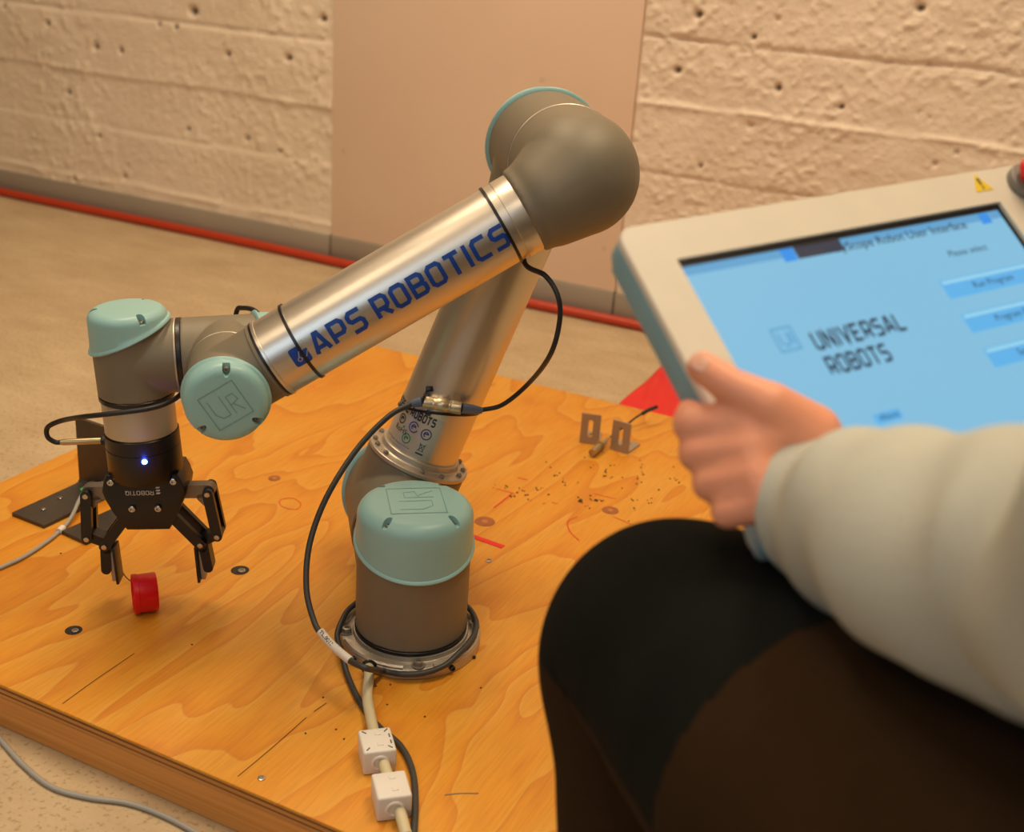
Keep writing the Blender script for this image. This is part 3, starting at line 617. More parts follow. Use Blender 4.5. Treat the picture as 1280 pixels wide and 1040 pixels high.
# wrist 2 body
M2 = frame(W2, -g, -u3)
def f(bm):
    sl_cyl(bm, RW, -.0360, .0260, .42, M2); cyl(bm, RW, 0, .0465, frame(W2, -u3), 64, .001)
wb2 = part('second_wrist_housing', f, .0014, 3)
cap(wb2, M2, RW, .0240, .42, .0530, [math.radians(d) for d in (60, 180, -62)])
joint_ring(rob, frame(W2 + g * .0385, g), RW, BLACK, .0050)
bm = bmesh.new(); add_lathe(bm, [(.02, .0415), (.0360, .0418), (.0362, .0425), (.0362, .0775), (.0356, .0782), (.02, .0782)], frame(W2, g), 72); obj('tool_flange', bm, ALU2, rob)

# lettering on lower arm tube
def on_tube(O, ax, r, rad, ang0, flip=False):
    "map (u along ax, v around) facing the camera"
    def fn(u, v):
        return fn.M @ V((math.cos(fn.a + v / rad) * rad, math.sin(fn.a + v / rad) * rad, u))
    tc_ = CAM - (O + ax * r); tc_ = (tc_ - ax * tc_.dot(ax)).normalized()
    fn.M = frame(O, ax, tc_); fn.a = ang0
    return fn
TL = on_tube(W0, -u2, .2, RL + .00035, math.radians(0))
sgn = 1.0
upv = (TL.M.to_3x3() @ V((0, 1, 0)))
if upv.z < 0: sgn = -1.0
def TLf(u, v, off=-14): 
    fn = TL; a = math.radians(off) * sgn + sgn * v / RL
    return fn.M @ V(((RL + .0004) * math.cos(a), (RL + .0004) * math.sin(a), u))
o = obj('lettering', techno('APS ROBOTICS', lambda u, v: TLf(.0935 + u, v - .0118), .0236, .2080, 1.32, .85), BLUE, lt_, False)
# logo: rounded blue tile with two node arms
bm = bmesh.new(); s = .0190; nn = 10; G = {}
for i in range(nn + 1):
    for k in range(nn + 1):
        a, b2 = i / nn * 2 - 1, k / nn * 2 - 1; q = 8; l = (abs(a) ** q + abs(b2) ** q) ** (1 / q) or 1; mx_ = max(abs(a), abs(b2)) or 1
        G[i, k] = bm.verts.new(TLf(.0805 + a * mx_ / l * s * .45, -.0015 + b2 * mx_ / l * s * .5))
for i in range(nn):
    for k in range(nn):
        if i > 5 and k > 6: continue
        bm.faces.new((G[i, k], G[i + 1, k], G[i + 1, k + 1], G[i, k + 1]))
obj('logo_tile', bm, BLUE, lt_, False)
lg = lambda u, v: TLf(.0805 + u, v - .0015) + (TLf(.0805 + u, v - .0015) - (W0 - u2 * (.0805 + u))).normalized() * .0003
strokes([arcs(-.002, -.003, .0019, n=12), arcs(.0072, .0105, .0019, n=12), [(-.002, -.001), (.0005, .004), (.005, .0045), (.0068, .0088)], [(0, -.003), (.005, -.003), (.0085, .0015)]], .0007, lg, 'logo_lines', LABEL, lt_)

# label on the foot of the upper arm tube
TU = on_tube(U0, u1, .1, RT, 0); upu = TU.M.to_3x3() @ V((0, 1, 0)); su = 1 if upu.dot(RR) > 0 else -1
def TUf(u, v, h=.0004): # u to the right around tube, v up the tube
    a = su * u / RT; return TU.M @ V(((RT + h) * math.cos(a), (RT + h) * math.sin(a), v))
def TUl(u, v): return TUf(u * 1.15 + .005, .0790 + (v - .0765) * 1.22)
bm = bmesh.new(); nn = 16; G = [[bm.verts.new(TUf(-.064 + .076 * i / nn, z, .0002)) for z in (.0765, .0880, .100, .112, .1260)] for i in range(nn + 1)]
for i in range(nn):
    for k in range(4): bm.faces.new((G[i][k], G[i + 1][k], G[i + 1][k + 1], G[i][k + 1]))
obj('type_label', bm, LABEL, ut)
obj('label_text', techno('UNIVERSAL ROBOTS', lambda u, v: TUl(-.071 + u, .1060 + v), .0084, .0700, 1.5, .7), INK, ut, False)
obj('label_text', plain('RoHS', lambda u, v: TUl(-.041 + u, .0875 + v), .0052), INK, ut, False)
for cx, cz, r, m_ in ((-.036, .0990, .0042, INK), (-.0195, .0985, .0048, PURP), (-.0055, .0975, .0048, PURP), (-.0225, .0855, .0044, GREENP)):
    fn = lambda u, v, cx=cx, cz=cz: TUl(cx + u, cz + v)
    strokes([arcs(0, 0, r, .5, 2 * PI - .3 if m_ is PURP and cx < -.01 else 2 * PI + .5), arcs(0, 0, r * .45, 0, 4.5, 10), [(-r * .5, 0), (r * .5, r * .2)]], .0011, fn, 'certification_mark', m_, ut)
strokes([[(-.0305, .0930), (-.0290, .0945)]], .0018, lambda u, v: TUl(u, v), 'certification_mark', GREENP, ut)
strokes([[(-.0085, .0780), (-.0010, .0780)]], .0014, lambda u, v: TUl(u, v), 'bin_bar', INK, ut)
strokes([[(-.0070, .0870), (-.0063, .0810), (-.0030, .0810), (-.0022, .0870), (-.0075, .0870)], [(-.0080, .0805), (-.0014, .0885)], [(-.0018, .0805), (-.0076, .0885)]], .0005, lambda u, v: TUl(u, v), 'crossed_bin_mark', INK, ut)
obj('label_text', plain('Universal Robots A/S   Energivej 25  DK-5260', lambda u, v: TUl(-.052 + u, .0775 + v), .0014), INK, ut, False)

# ------------------------------------------------------------------ gripper
gx = (V((math.cos(math.radians(29.0)), math.sin(math.radians(29.0)), 0))); gx = (gx - g * gx.dot(g)).normalized(); gy = g.cross(gx)
if gy.dot(CAM - W2) < 0: gy = -gy
GO = W2 + g * .004
grp = empty('robot_gripper', W2 + g * .0783); tag(grp, 'black two-finger robot gripper with a glowing blue light, bolted under the wrist', 'gripper')
gl = grp.location.copy()
def GP(x, d, y=0): return GO + gx * x + g * d + gy * y - gl
MG = Matrix(((gx.x, -g.x, gy.x, 0), (gx.y, -g.y, gy.y, 0), (gx.z, -g.z, gy.z, 0), (0, 0, 0, 1)))  # local: x right, y up (against g), z to camera
def gm(x=0, d=0, y=0): return Matrix.Translation(GP(x, d, y)) @ MG
bm = bmesh.new(); add_lathe(bm, [(0, .0744), (.0368, .0744), (.0376, .0752), (.0376, .0890), (.0370, .0894), (.0370, .0900), (.0376, .0904), (.0380, .1200), (.036, .1240), (0, .1240)], Matrix.Translation(-gl) @ frame(GO, g, gx), 72)
gb = obj('gripper_body', bm, ANOD, grp)
poly = [(-.0365, .117), (.0365, .117), (.0400, .125), (.0425, .136), (.0405, .145), (.0340, .160), (.0255, .1750), (.0220, .1810), (-.0220, .1810), (-.0255, .1750), (-.0340, .160), (-.0405, .145), (-.0425, .136), (-.0400, .125)]
bm = bmesh.new(); add_prism(bm, [(x, -d) for x, d in poly][::-1], -.024, .0215, gm(0, 0, 0) @ Matrix.Identity(4), .0015); obj('gripper_shell', bm, ANOD, grp)
bm = bmesh.new(); add_box(bm, (.037, .004, .030), gm(0, .1825, 0), .0008); obj('palm_pad', bm, mat('light_grey_pad', rgb(190, 186, 178), .5), grp)
for x, d in ((-.0134, .1550), (.0134, .1550), (-.0320, .1245), (.0320, .1245)):
    bm = bmesh.new(); screw(bm, gm(x, d, .0222 if abs(x) < .02 else .0212), .0036, .003); obj('body_screw', bm, STEEL, grp)
# inverted word on the shell
def gt(u, v): return gm(.0165 - u, .1500 + v, .0220).to_translation()
def gtt(u, v): return GP(.0105 - u, .1350 + v, .0219)
obj('lettering', techno('ROBOTIQ', gtt, .0050, .0290, 1.0, 1.0), WHITEP, grp, False)
bm = bmesh.new()
for (x, d, sx_, sd) in ((.0150, .1315, .0050, .0018), (.0150, .1348, .0050, .0020), (.0150, .1380, .0050, .0018)):
    add_prism(bm, [(-sx_ / 2, -sd / 2), (sx_ / 2 - .001, -sd / 2), (sx_ / 2, sd / 2), (-sx_ / 2 + .001, sd / 2)], 0, .0003, gm(x, d, .0217))
obj('logo_mark', bm, WHITEP, grp, False)
# LED on the barrel, facing the camera
ang = (CAM - (GO + g * .115)); ang = (ang - g * ang.dot(g)).normalized(); ang = (ang - gx * .03).normalized(); LP = GO + g * .0950 + ang * .0376
bm = bmesh.new(); add_lathe(bm, [(0, .0012), (.0020, .0010), (.0028, .0002), (.0028, -.001)], Matrix.Translation(-gl) @ frame(LP, ang), 18)
obj('status_light', bm, mat('blue_led', rgb(150, 190, 255), .3, emit=22, emit_col=(.10, .22, 1, 1)), grp)
ld = bpy.data.lights.new('led', 'POINT'); ld.energy = .02; ld.color = (.05, .1, 1); ld.shadow_soft_size = .002; lo = bpy.data.objects.new('led', ld); COL.objects.link(lo); lo.location = LP + ang * .006
def bar(bm, pts, wd, y0, y1):
    "rounded link outline through pts (x,d), extruded between y0..y1"
    for (xa, da), (xb, db) in zip(pts[:-1], pts[1:]):
        A = V((xa, -da)); B = V((xb, -db)); t = (B - A).normalized(); n_ = V((-t.y, t.x)) * wd / 2; a0 = math.atan2(n_.y, n_.x)
        poly = [(A.x + math.cos(a0 + PI * k / 8) * wd / 2, A.y + math.sin(a0 + PI * k / 8) * wd / 2) for k in range(9)] + [(B.x + math.cos(a0 + PI + PI * k / 8) * wd / 2, B.y + math.sin(a0 + PI + PI * k / 8) * wd / 2) for k in range(9)]
        add_prism(bm, poly, y0, y1, gm(0, 0, 0))
for s in (-1, 1):
    fr_ = bpy.data.objects.new('finger', None)
    bm = bmesh.new(); bar(bm, [(s * .0134, .1560), (s * .0505, .2045)], .0115, .0085, .0150); bar(bm, [(s * .0134, .1560), (s * .0505, .2045)], .0115, -.0150, -.0085)
    obj('inner_link', bm, ANOD, grp)
    bm = bmesh.new(); bar(bm, [(s * .030, .1450), (s * .0620, .1450)], .0150, -.006, .006); bar(bm, [(s * .0540, .1520), (s * .0595, .1585)], .008, -.006, .006); kn = obj('knuckle', bm, mat('grey_knuckle', rgb(130, 122, 110), .4, .7), grp)
    bm = bmesh.new(); bar(bm, [(s * .0630, .1450), (s * .0685, .1960)], .0110, .0065, .0130); bar(bm, [(s * .0630, .1450), (s * .0685, .1960)], .0110, -.0130, -.0065); obj('outer_link', bm, ANOD, grp)
    bm = bmesh.new(); bar(bm, [(s * .0685, .1960), (s * .0505, .2045), (s * .0505, .2120)], .0105, -.0080, .0080); bar(bm, [(s * .0520, .2090), (s * .0545, .2370)], .0105, -.0080, .0080)
    fg = obj('finger', bm, ANOD, grp)
    bm = bmesh.new(); add_box(bm, (.0030, .044, .020), gm(s * .0435, .2320, 0), .0006); obj('pad_plate', bm, BLACK, fg)
    bm = bmesh.new(); add_box(bm, (.0050, .040, .012), gm(s * .0477, .2320, 0), .0006); obj('finger_pad', bm, mat('aluminium_pad', rgb(176, 168, 156), .45, .5), fg)
    for x, d, y in ((.0630, .1450, .0130), (.0685, .1960, .0130), (.0505, .2045, .0150)):
        bm = bmesh.new(); cyl(bm, .0030, 0, .0014, gm(s * x, d, y), 16, .0004); obj('pivot_pin', bm, STEEL, grp)
        bm = bmesh.new(); cyl(bm, .0022, -.013, .013, gm(s * x, d, 0), 12); obj('pivot_axle', bm, STEELD, grp)
# connector stub (left)
cA = GO + g * .0870 - gx * .0370; sd_ = (-gx * 1.0 + gy * .10 - g * .015).normalized()
bm = bmesh.new(); M = Matrix.Translation(-gl) @ frame(cA, sd_)
cyl(bm, .0052, -.004, .0055, M, 20, .0006); obj('connector_nut', bm, BLACK, grp)
bm = bmesh.new(); add_lathe(bm, [(0, .005), (.0031, .005), (.0034, .0065), (.0034, .043), (.0028, .046), (0, .046)], M, 20); obj('connector_barrel', bm, BRASS, grp)
cEnd = cA + sd_ * .045

# ------------------------------------------------------------------ black gripper cable
dW2 = dep(W2)
RC = .0026
dc_ = dep(cEnd)
p = [cEnd, cEnd + sd_ * .0060 - g * .0004, cEnd + sd_ * .0125 - g * .0060, cEnd + sd_ * .0125 - g * .0150, cEnd + sd_ * .0055 - g * .0220 + gy * .004, at(80, 525, dc_ - .022), at(104, 521, dW2 - .040), at(140, 517, dW2 - .052), at(185, 511, dW2 - .047), at(213, 502, dW2 - .028), at(229, 489, dW2 - .0), at(233, 473, dW2 + .02),
     W1 + u3 * .046 + ey * .048 - ez * .02, W1 + ey * .056 - ez * .01, W1 + ey * .045 + ez * .028 - u3 * .008, at(303, 385, dep(W1) + .022), at(318, 388, dep(W1) + .004), at(330, 402, dep(W1) - .010), at(344, 420, dep(W1) + .0)]
bk = TL.M.to_3x3() @ V((-.9, -sgn * .45, 0)); bk.normalize()
p += [W0 - u2 * t + bk * (RL + RC + .001) for t in (.075, .12, .18, .25, .31)]
dE = dep(W0 - u2 * .31)
p += [at(657, 331, dE + .02), at(682, 345, dE + .005), at(698, 372, dE), at(699, 405, dE + .01), at(687, 445, dE + .03), at(660, 480, dE + .06), at(628, 506, dE + .08), at(599, 514, dE + .09)]
tube_front = TUf(0, .127) ; dC = dep(tube_front)
conR, conL = at(577, 510, dC - .012), at(528, 502, dC - .010)
p[-1] = at(599, 513, dC - .002); p[-2] = at(628, 506, dC - .004); p[-3] = at(660, 480, dC - .03)
black = tube('gripper_cable', p, RC, RUB, None, 10, 8)
def seg_obj(nm, A, B, prof, m, parent, sg=20):
    d = (B - A); bm = bmesh.new(); add_lathe(bm, [(r, z * d.length) for r, z in prof], frame(A, d), sg); return obj(nm, bm, m, parent)
seg_obj('cable_boot', at(602, 513, dC - .002), conR, [(0, 0), (.0036, 0), (.0042, .2), (.0052, .5), (.0056, 1), (0, 1)], BOOT, black)
seg_obj('plug', conR, conL, [(0, 0), (.0070, 0), (.0074, .05), (.0074, .25), (.0064, .28), (.0064, .34), (.0076, .38), (.0076, .62), (.0066, .66), (.0066, .74), (.0070, .78), (.0068, .97), (0, 1)], mat('plug_nickel', rgb(206, 190, 158), .34, .8, .1), black)
seg_obj('cable_boot', conL, at(514, 505, dC - .008), [(0, 0), (.0054, 0), (.0050, .4), (.0040, .9), (0, 1)], BOOT, black)
tag(black, 'thin black cable from the gripper along the forearm to the round plug', 'cable'); recenter(black)
# second cable: from the plug down, around the base, off the platform edge
def fl_pt(deg, r=.0690, z=.0188): t = math.radians(deg) + camang; return V((r * math.cos(t), r * math.sin(t), z))
dl = dep(onz(437, 826))
q = [at(514, 505, dC - .008), at(485, 521, dC - .02), at(445, 563, 1.265), at(408, 622, 1.235), at(387, 680, 1.215), at(383, 735, 1.200), at(392, 775, 1.19), at(402, 793, 1.182), at(420, 811, 1.172), at(438, 826, 1.160),
     at(460, 836, 1.148)]
q += [BO + fl_pt(dg_, r_, z_) for dg_, r_, z_ in ((-20, .0785, .0100), (-4, .0785, .0095), (12, .0785, .0110), (28, .0775, .0150), (44, .0730, .0195), (60, .0700, .0206), (78, .0695, .0206), (100, .0695, .0206), (125, .0695, .0206), (160, .0695, .0206), (190, .0695, .0206), (220, .0700, .0206), (248, .0705, .0206), (268, .0725, .0200), (284, .0785, .0140))]
tail = [(427, 815, .012), (434, 843, .004), (449, 876, .0032), (470, 905, .0032), (500, 932, .0032), (515, 962, .0032), (519, 1000, .0032), (517, 1050, .0032)]
q += [onz(x, y, z) for x, y, z in tail]
bc = tube('base_cable', q, .0031, CABG, None, 10, 8)
seg = [at(400, 789, 1.183), at(410, 801, 1.178), at(420, 811, 1.172), at(438, 826, 1.160)]
lb_ = tube('cable_label', seg, .0043, mat('white_label', rgb(222, 216, 206), .5), bc, 12, 5)
seg_d = (seg[-1] - seg[0]).normalized(); nrm = (CAM - seg[1]).normalized(); side = seg_d.cross(nrm).normalized()
tx = obj('label_text', plain('TL,0013', lambda u, v: at(403, 793, 1.1805) * 0 + smooth_path(seg, 5)[min(15, int(u / .034 * 15))] + seg_d * 0 - side * (v - .0015) + nrm * .0046 + seg_d * ((u / .034 * 15) % 1) * .0023, .0038, .02), INK, bc, False)
tag(bc, 'dark grey cable looping down from the plug and round the robot base, with white label', 'cable'); recenter(bc)

# cable ties
def tie(axis_o, ax, dist, r, label, head, slope):
    "strap lying on the tube surface, shifted along the axis by slope . direction"
    A = V(ax); C_ = V(axis_o) + A * dist; t = empty('cable_tie', C_); Mx = frame((0, 0, 0), A); rows = []; bm = bmesh.new(); n = 72
    for i in range(n):
        a = 2 * PI * i / n; d = Mx @ V((math.cos(a), math.sin(a), 0)); h = slope.dot(d) * r
        rows.append([bm.verts.new(d * rr + A * (h + hh)) for rr, hh in ((r, -.0016), (r + .0013, -.0014), (r + .0013, .0014), (r, .0016))])
    for i in range(n):
        a_, b_ = rows[i], rows[(i + 1) % n]
        for k in range(4): bm.faces.new((a_[k], a_[(k + 1) % 4], b_[(k + 1) % 4], b_[k]))
    obj('strap', bm, BLACK, t)
    hd = V(head); hd = (hd - A * hd.dot(A)).normalized(); bm = bmesh.new()
    add_box(bm, (.0050, .0060, .0050), frame(hd * (r + .0025) + A * slope.dot(hd) * r, A, hd), .0008); obj('tie_head', bm, BLACK, t)
    tag(t, label, 'cable tie', 'black cable ties on the arm')
tie(W0, -u2, .0830, RL + .0002, 'black cable tie round the forearm tube next to the blue logo', bk, V((0, 0, 0)))
tie(W0, -u2, .3020, RL + .0002, 'black cable tie round the forearm tube over the last blue letter, near the elbow', bk, V((0, 0, 0)))
hdp = TUf(-.008, .1275) - (U0 + u1 * .1275)
tie(U0, u1, .1250, RT + .0002, 'black cable tie with a visible head holding the plug to the upper arm tube', hdp, ex * .36 + tocam * .26)
# tie around the plug
pm = at(530, 500, dC - .010); bm = bmesh.new(); add_ring(bm, .0066, .0013, frame(pm, conR - conL), 24, 8); add_tube(bm, [at(537, 484, dC - .003), at(533, 490, dC - .006), at(530, 496, dC - .018)], .0015, 8)
add_box(bm, (.006, .008, .006), frame(at(537, 486, dC - .004), RF, RU), .001)
recenter(tag(obj('cable_tie', bm, BLACK), 'small black cable tie looped round the left end of the round plug', 'cable tie', 'black cable ties on the arm'))

# ------------------------------------------------------------------ power cable with ferrite clamps
f1 = onz(471, 938, .013); f2 = onz(489, 994, .013)
pc = [at(461, 832, dep(BO + fl_pt(-32, .0750, .012))) , onz(461, 848, .012), onz(459, 870, .0085), onz(463, 895, .008), onz(470, 925, .013), onz(480, 955, .012), onz(489, 985, .012), onz(499, 1012, .010), onz(508, 1045, .007)]
pcab = tube('power_cable', pc, .0052, CABB, None, 14, 8); bm = bmesh.new(); add_ring(bm, .0066, .0016, frame(pc[0] + (pc[1] - pc[0]) * .1, pc[1] - pc[0]), 24, 8); obj('cable_grommet', bm, BLACK, pcab)
tag(pcab, 'thick beige power cable running from the robot base off the platform', 'cable'); recenter(pcab)
def ferrite(P, d, label, sz=(.0300, .0340, .0250), cut=0):
    d = V((d.x, d.y, 0)).normalized(); t = empty('ferrite_clamp', (P.x, P.y, 0), math.atan2(d.y, d.x) - PI / 2)
    tag(t, label, 'cable clamp', 'white ferrite clamps on the power cable')
    h = sz[2]
    for k, (z0, z1) in enumerate(((.0003, h),)):
        bm = bmesh.new(); add_box(bm, (sz[0], sz[1], z1 - z0), Matrix.Translation((0, 0, (z0 + z1) / 2)), .0022, 3); o = obj('clamp_body', bm, FERR, t)
    for sy in (-1, 1):
        bm = bmesh.new(); add_ring(bm, .0066, .0016, frame((0, sy * sz[1] / 2, h / 2), (0, 1, 0)), 24, 8); obj('cable_collar', bm, FERR, t)
    bm = bmesh.new()
    for a, b2, ro in ((.010, .012, .8), (-.010, .012, -.8), (-.010, -.012, .8), (.010, -.012, -.8), (.0118, .004, PI / 2), (.0118, -.005, PI / 2)):
        add_box(bm, (.005, .0010, .0004), Matrix.Translation((a, b2, h + .0001)) @ Matrix.Rotation(ro, 4, 'Z'))
    obj('latch_slot', bm, INK if not cut else TEALD, t, False) if not cut else None
    bm = bmesh.new(); add_box(bm, (.006, .0045, .0012), Matrix.Translation((.002, -sz[1] * .2, h)), .0004); add_box(bm, (.006, .0045, .0012), Matrix.Translation((.002, sz[1] * .25, h)), .0004); obj('latch_tab', bm, FERR, t)
    return t
ferrite(f1, onz(462, 905) - onz(477, 960), 'white ferrite clamp on the beige cable, the one nearer the robot base')
ferrite(f2, onz(482, 965) - onz(497, 1020), 'white ferrite clamp on the beige cable, the one farther from the robot base', cut=1)

# grey cable on floor bottom left
zf = R_['z0'] + .0026
p = [onz(x, y, zf) for x, y in ((-60, 868), (-25, 895), (0, 924), (30, 957), (65, 984), (110, 997), (160, 1004), (205, 1020), (250, 1044), (300, 1075))]
recenter(tag(tube('floor_cable', p, .0026, CABL, None, 10, 8), 'thin light grey cable curving on the floor in front of the platform', 'cable'))

# ------------------------------------------------------------------ dark steel bracket at the platform's left edge
A = onz(15, 645); B = onz(55, 661); Cc = onz(90, 603); ax_ = (B - A); W_ = ax_.length; ax_.normalize(); bx = (Cc - A); bx = (bx - ax_ * bx.dot(ax_)); Ld = bx.length; bx.normalize()
def bracket(loc, ax_, width, leg, high, th, m, label, cat, group, name, slot=False, holes=()):
    t = empty(name, loc, math.atan2(ax_.y, ax_.x)); tag(t, label, cat, group)
    return t
t = empty('steel_bracket', A, math.atan2(ax_.y, ax_.x)); tag(t, 'dark steel angle bracket standing upright at the left edge of the platform', 'bracket', 'dark steel brackets by the gripper')
Wd = .062; th = .005
bm = bmesh.new()
add_prism(bm, [(0, 0), (Ld - .010, 0), (Ld - .003, .002), (Ld, .009), (Ld, .098), (Ld + th, .098), (Ld + th, .006), (Ld + .003, -.0), (Ld + .003, -.0)][:0] or [(0, 0), (Ld + th - .004, 0), (Ld + th, .005), (Ld + th, .096), (Ld, .096), (Ld, .010), (Ld - .003, th + .001), (Ld - .007, th), (0, th)], 0, W_, Matrix(((0, 0, 1, 0), (1, 0, 0, 0), (0, 1, 0, 0), (0, 0, 0, 1))), .0005)
br = obj('angle_plate', bm, RAWST, t)
for x, y in ((54, 637), (75, 623)):
    P = t.matrix_basis.inverted() @ onz(x, y, th); bm = bmesh.new(); screw(bm, Matrix.Translation((P.x, P.y, th)), .0030, .0016); obj('screw', bm, STEEL, t)
# second bracket leg, lying behind gripper
A2 = onz(77, 668); B2 = onz(99, 678); D2 = onz(160, 634); dx2 = (B2 - A2).normalized(); dy2 = (D2 - B2); dy2 = (dy2 - dx2 * dy2.dot(dx2)); l2 = dy2.length; dy2.normalize()
t2 = empty('steel_bracket', A2, math.atan2(dx2.y, dx2.x)); tag(t2, 'low dark steel plate bracket lying on the plywood behind the gripper', 'bracket', 'dark steel brackets by the gripper')
bm = bmesh.new(); add_box(bm, ((B2 - A2).length + .012, l2, .005), Matrix.Translation((((B2 - A2).length + .012) / 2, l2 / 2, .0025)), .0006, 1); obj('angle_plate', bm, RAWST, t2)
# sensor tube and its grey cable
sA = onz(106, 613, .012); sB = onz(146, 599, .014)
bm = bmesh.new(); add_lathe(bm, [(0, 0), (.0046, 0), (.0050, .002), (.0050, .045), (0, .045)], frame(sA, sB - sA), 20); sr = obj('sensor', bm, STEEL)
bm = bmesh.new(); add_lathe(bm, [(0, -.006), (.0042, -.006), (.0050, .0), (.0042, .001), (0, .001)], frame(sA, sB - sA), 18); obj('sensor_end', bm, mat('green_plastic', rgb(40, 150, 90), .4), sr)
p = [sA, onz(99, 625, .011), onz(91, 643, .008), onz(80, 659, .003), onz(60, 676, .0026), onz(30, 696, .0026), onz(0, 710, .0026), onz(-40, 728, .0026), onz(-70, 748, .0026)]
tube('sensor_cable', p, .0024, CABL, sr, 10, 8)
bm = bmesh.new(); pq = onz(76, 662, .0035); add_lathe(bm, [(0, -.005), (.0040, -.005), (.0040, .005), (0, .005)], frame(pq, p[3] - p[4]), 14); obj('cable_clip', bm, FERR, sr)
tag(sr, 'shiny rod sensor with green end and grey cable on the dark brackets', 'sensor'); recenter(sr)

# ------------------------------------------------------------------ red tape ring
rc = onz(180, 766); rax = (RR * .93 + RU * -.0).copy(); rax.z = 0; rax.normalize(); rax = (Matrix.Rotation(math.radians(22), 3, 'Z') @ rax)
rr_ = .0215; Mx = frame(V((rc.x, rc.y, 0)) + V((0, 0, rr_)) + (V((-.02, .045, 0)) * .12), rax)
bm = bmesh.new(); wv = .0125; add_lathe(bm, [(rr_ - .0028, -wv), (rr_ - .0008, -wv), (rr_, -wv + .0006), (rr_, -.0068), (rr_ - .0007, -.0062), (rr_ - .0007, wv - .001), (rr_ - .0012, wv), (rr_ - .0028, wv)], Mx, 64, True)
t = recenter(tag(obj('tape_ring', bm, RED), 'small bright red plastic ring standing on edge below the gripper', 'ring'))
recenter(tag(tube('nail', [onz(152, 713, .009), onz(158, 722, .006), onz(170, 731, .0018)], .0007, mat('rusty_wire', rgb(90, 50, 36), .5, .6), None, 8, 3), 'thin dark wire end on the plywood just behind the red ring', 'wire'))

# ------------------------------------------------------------------ slotted angle brackets
def slotted(loc, rotz, label):
    t = empty('slotted_bracket', loc, rotz); tag(t, label, 'bracket', 'zinc slotted brackets')
    Wb, Hb, Lb, th = .0290, .0480, .0400, .0030
    def plate(nm, L_, M):
        bm = bmesh.new(); sw = .0070; s0, s1 = L_ * .30, L_ * .74; n = 8
        def loopz(z):
            out = [bm.verts.new((x, y, z)) for x, y in ((-Wb / 2, 0), (Wb / 2, 0), (Wb / 2, L_), (-Wb / 2, L_))]
            inn = [bm.verts.new((sw / 2 * math.cos(a), s0 + sw / 2 * math.sin(a), z)) for a in [PI + PI * k / n for k in range(n + 1)]] + [bm.verts.new((sw / 2 * math.cos(a), s1 + sw / 2 * math.sin(a), z)) for a in [PI * k / n for k in range(n + 1)]]
            return out, inn
        o0, i0 = loopz(0); o1, i1 = loopz(th)
        for o_, i_ in ((o0, i0), (o1, i1)):
            m_ = len(i_); h_ = n + 1
            bm.faces.new([o_[0]] + [o_[1]] + i_[:h_][::-1]); bm.faces.new([o_[1], o_[2], i_[h_], i_[h_ - 1]])
            bm.faces.new([o_[2], o_[3]] + i_[h_:][::-1]); bm.faces.new([o_[3], o_[0], i_[0], i_[-1]])
        for A_, B_ in ((o0, o1), (i0, i1)):
            for k in range(len(A_)): bm.faces.new((A_[k], A_[(k + 1) % len(A_)], B_[(k + 1) % len(A_)], B_[k]))
        bmesh.ops.transform(bm, matrix=M, verts=bm.verts); return obj(nm, bm, ZINC, t, False)
    plate('upright_plate', Hb, frame((0, 0, 0), (0, -1, 0), (1, 0, 0)) @ Matrix.Rotation(0, 4, 'X') if False else Matrix(((1, 0, 0, 0), (0, 0, -1, th), (0, 1, 0, 0), (0, 0, 0, 1))))
    plate('foot_plate', Lb, Matrix(((1, 0, 0, 0), (0, 1, 0, th), (0, 0, 1, 0), (0, 0, 0, 1))))
    return t
b1a, b1b = onz(722, 553), onz(750, 557); b2a, b2b = onz(760, 561), onz(787, 569)
for a, b_, lab in ((b1a, b1b, 'slotted zinc angle bracket left of its twin, behind the robot arm'), (b2a, b2b, 'slotted zinc angle bracket right of its twin, nearer the hand')):
    c = (a + b_) / 2; d = b_ - a; slotted((c.x, c.y, 0), math.atan2(d.y, d.x), lab)
# threaded proximity sensor through the brackets
sA = onz(740, 566, .008); sB = onz(766, 543, .012); sdir = (sB - sA).normalized()
bm = bmesh.new(); add_lathe(bm, [(0, .0015), (.0042, .0015), (.0046, 0), (.0056, 0), (.0056, .021), (.0048, .022), (.0048, .026), (.0078, .0262), (.0078, .0300), (.0044, .0302), (.0044, .044), (.0030, .047), (.0022, .060), (0, .060)], frame(sA, sdir), 24); s_ = obj('proximity_sensor', bm, BRASS)
tube('sensor_cable', [sA + sdir * .056, onz(782, 532, .012), onz(796, 521, .020), onz(812, 512, .026)], .0016, RUB, s_, 8, 5)
tube('cable_sleeve', [onz(803, 517, .0228), onz(812, 512, .026), onz(821, 508.5, .028)], .0030, RUB, s_, 10, 4)
tag(s_, 'brass proximity sensor barrel with black lead lying between the zinc brackets', 'sensor'); recenter(s_)
recenter(tag(tube('wire_offcut', [onz(594, 822, .0018), onz(590, 820, .0018), onz(584, 815, .0018)], .0016, BLACK, None, 8, 2), 'tiny black offcut beside the right rim of the robot base', 'offcut'))

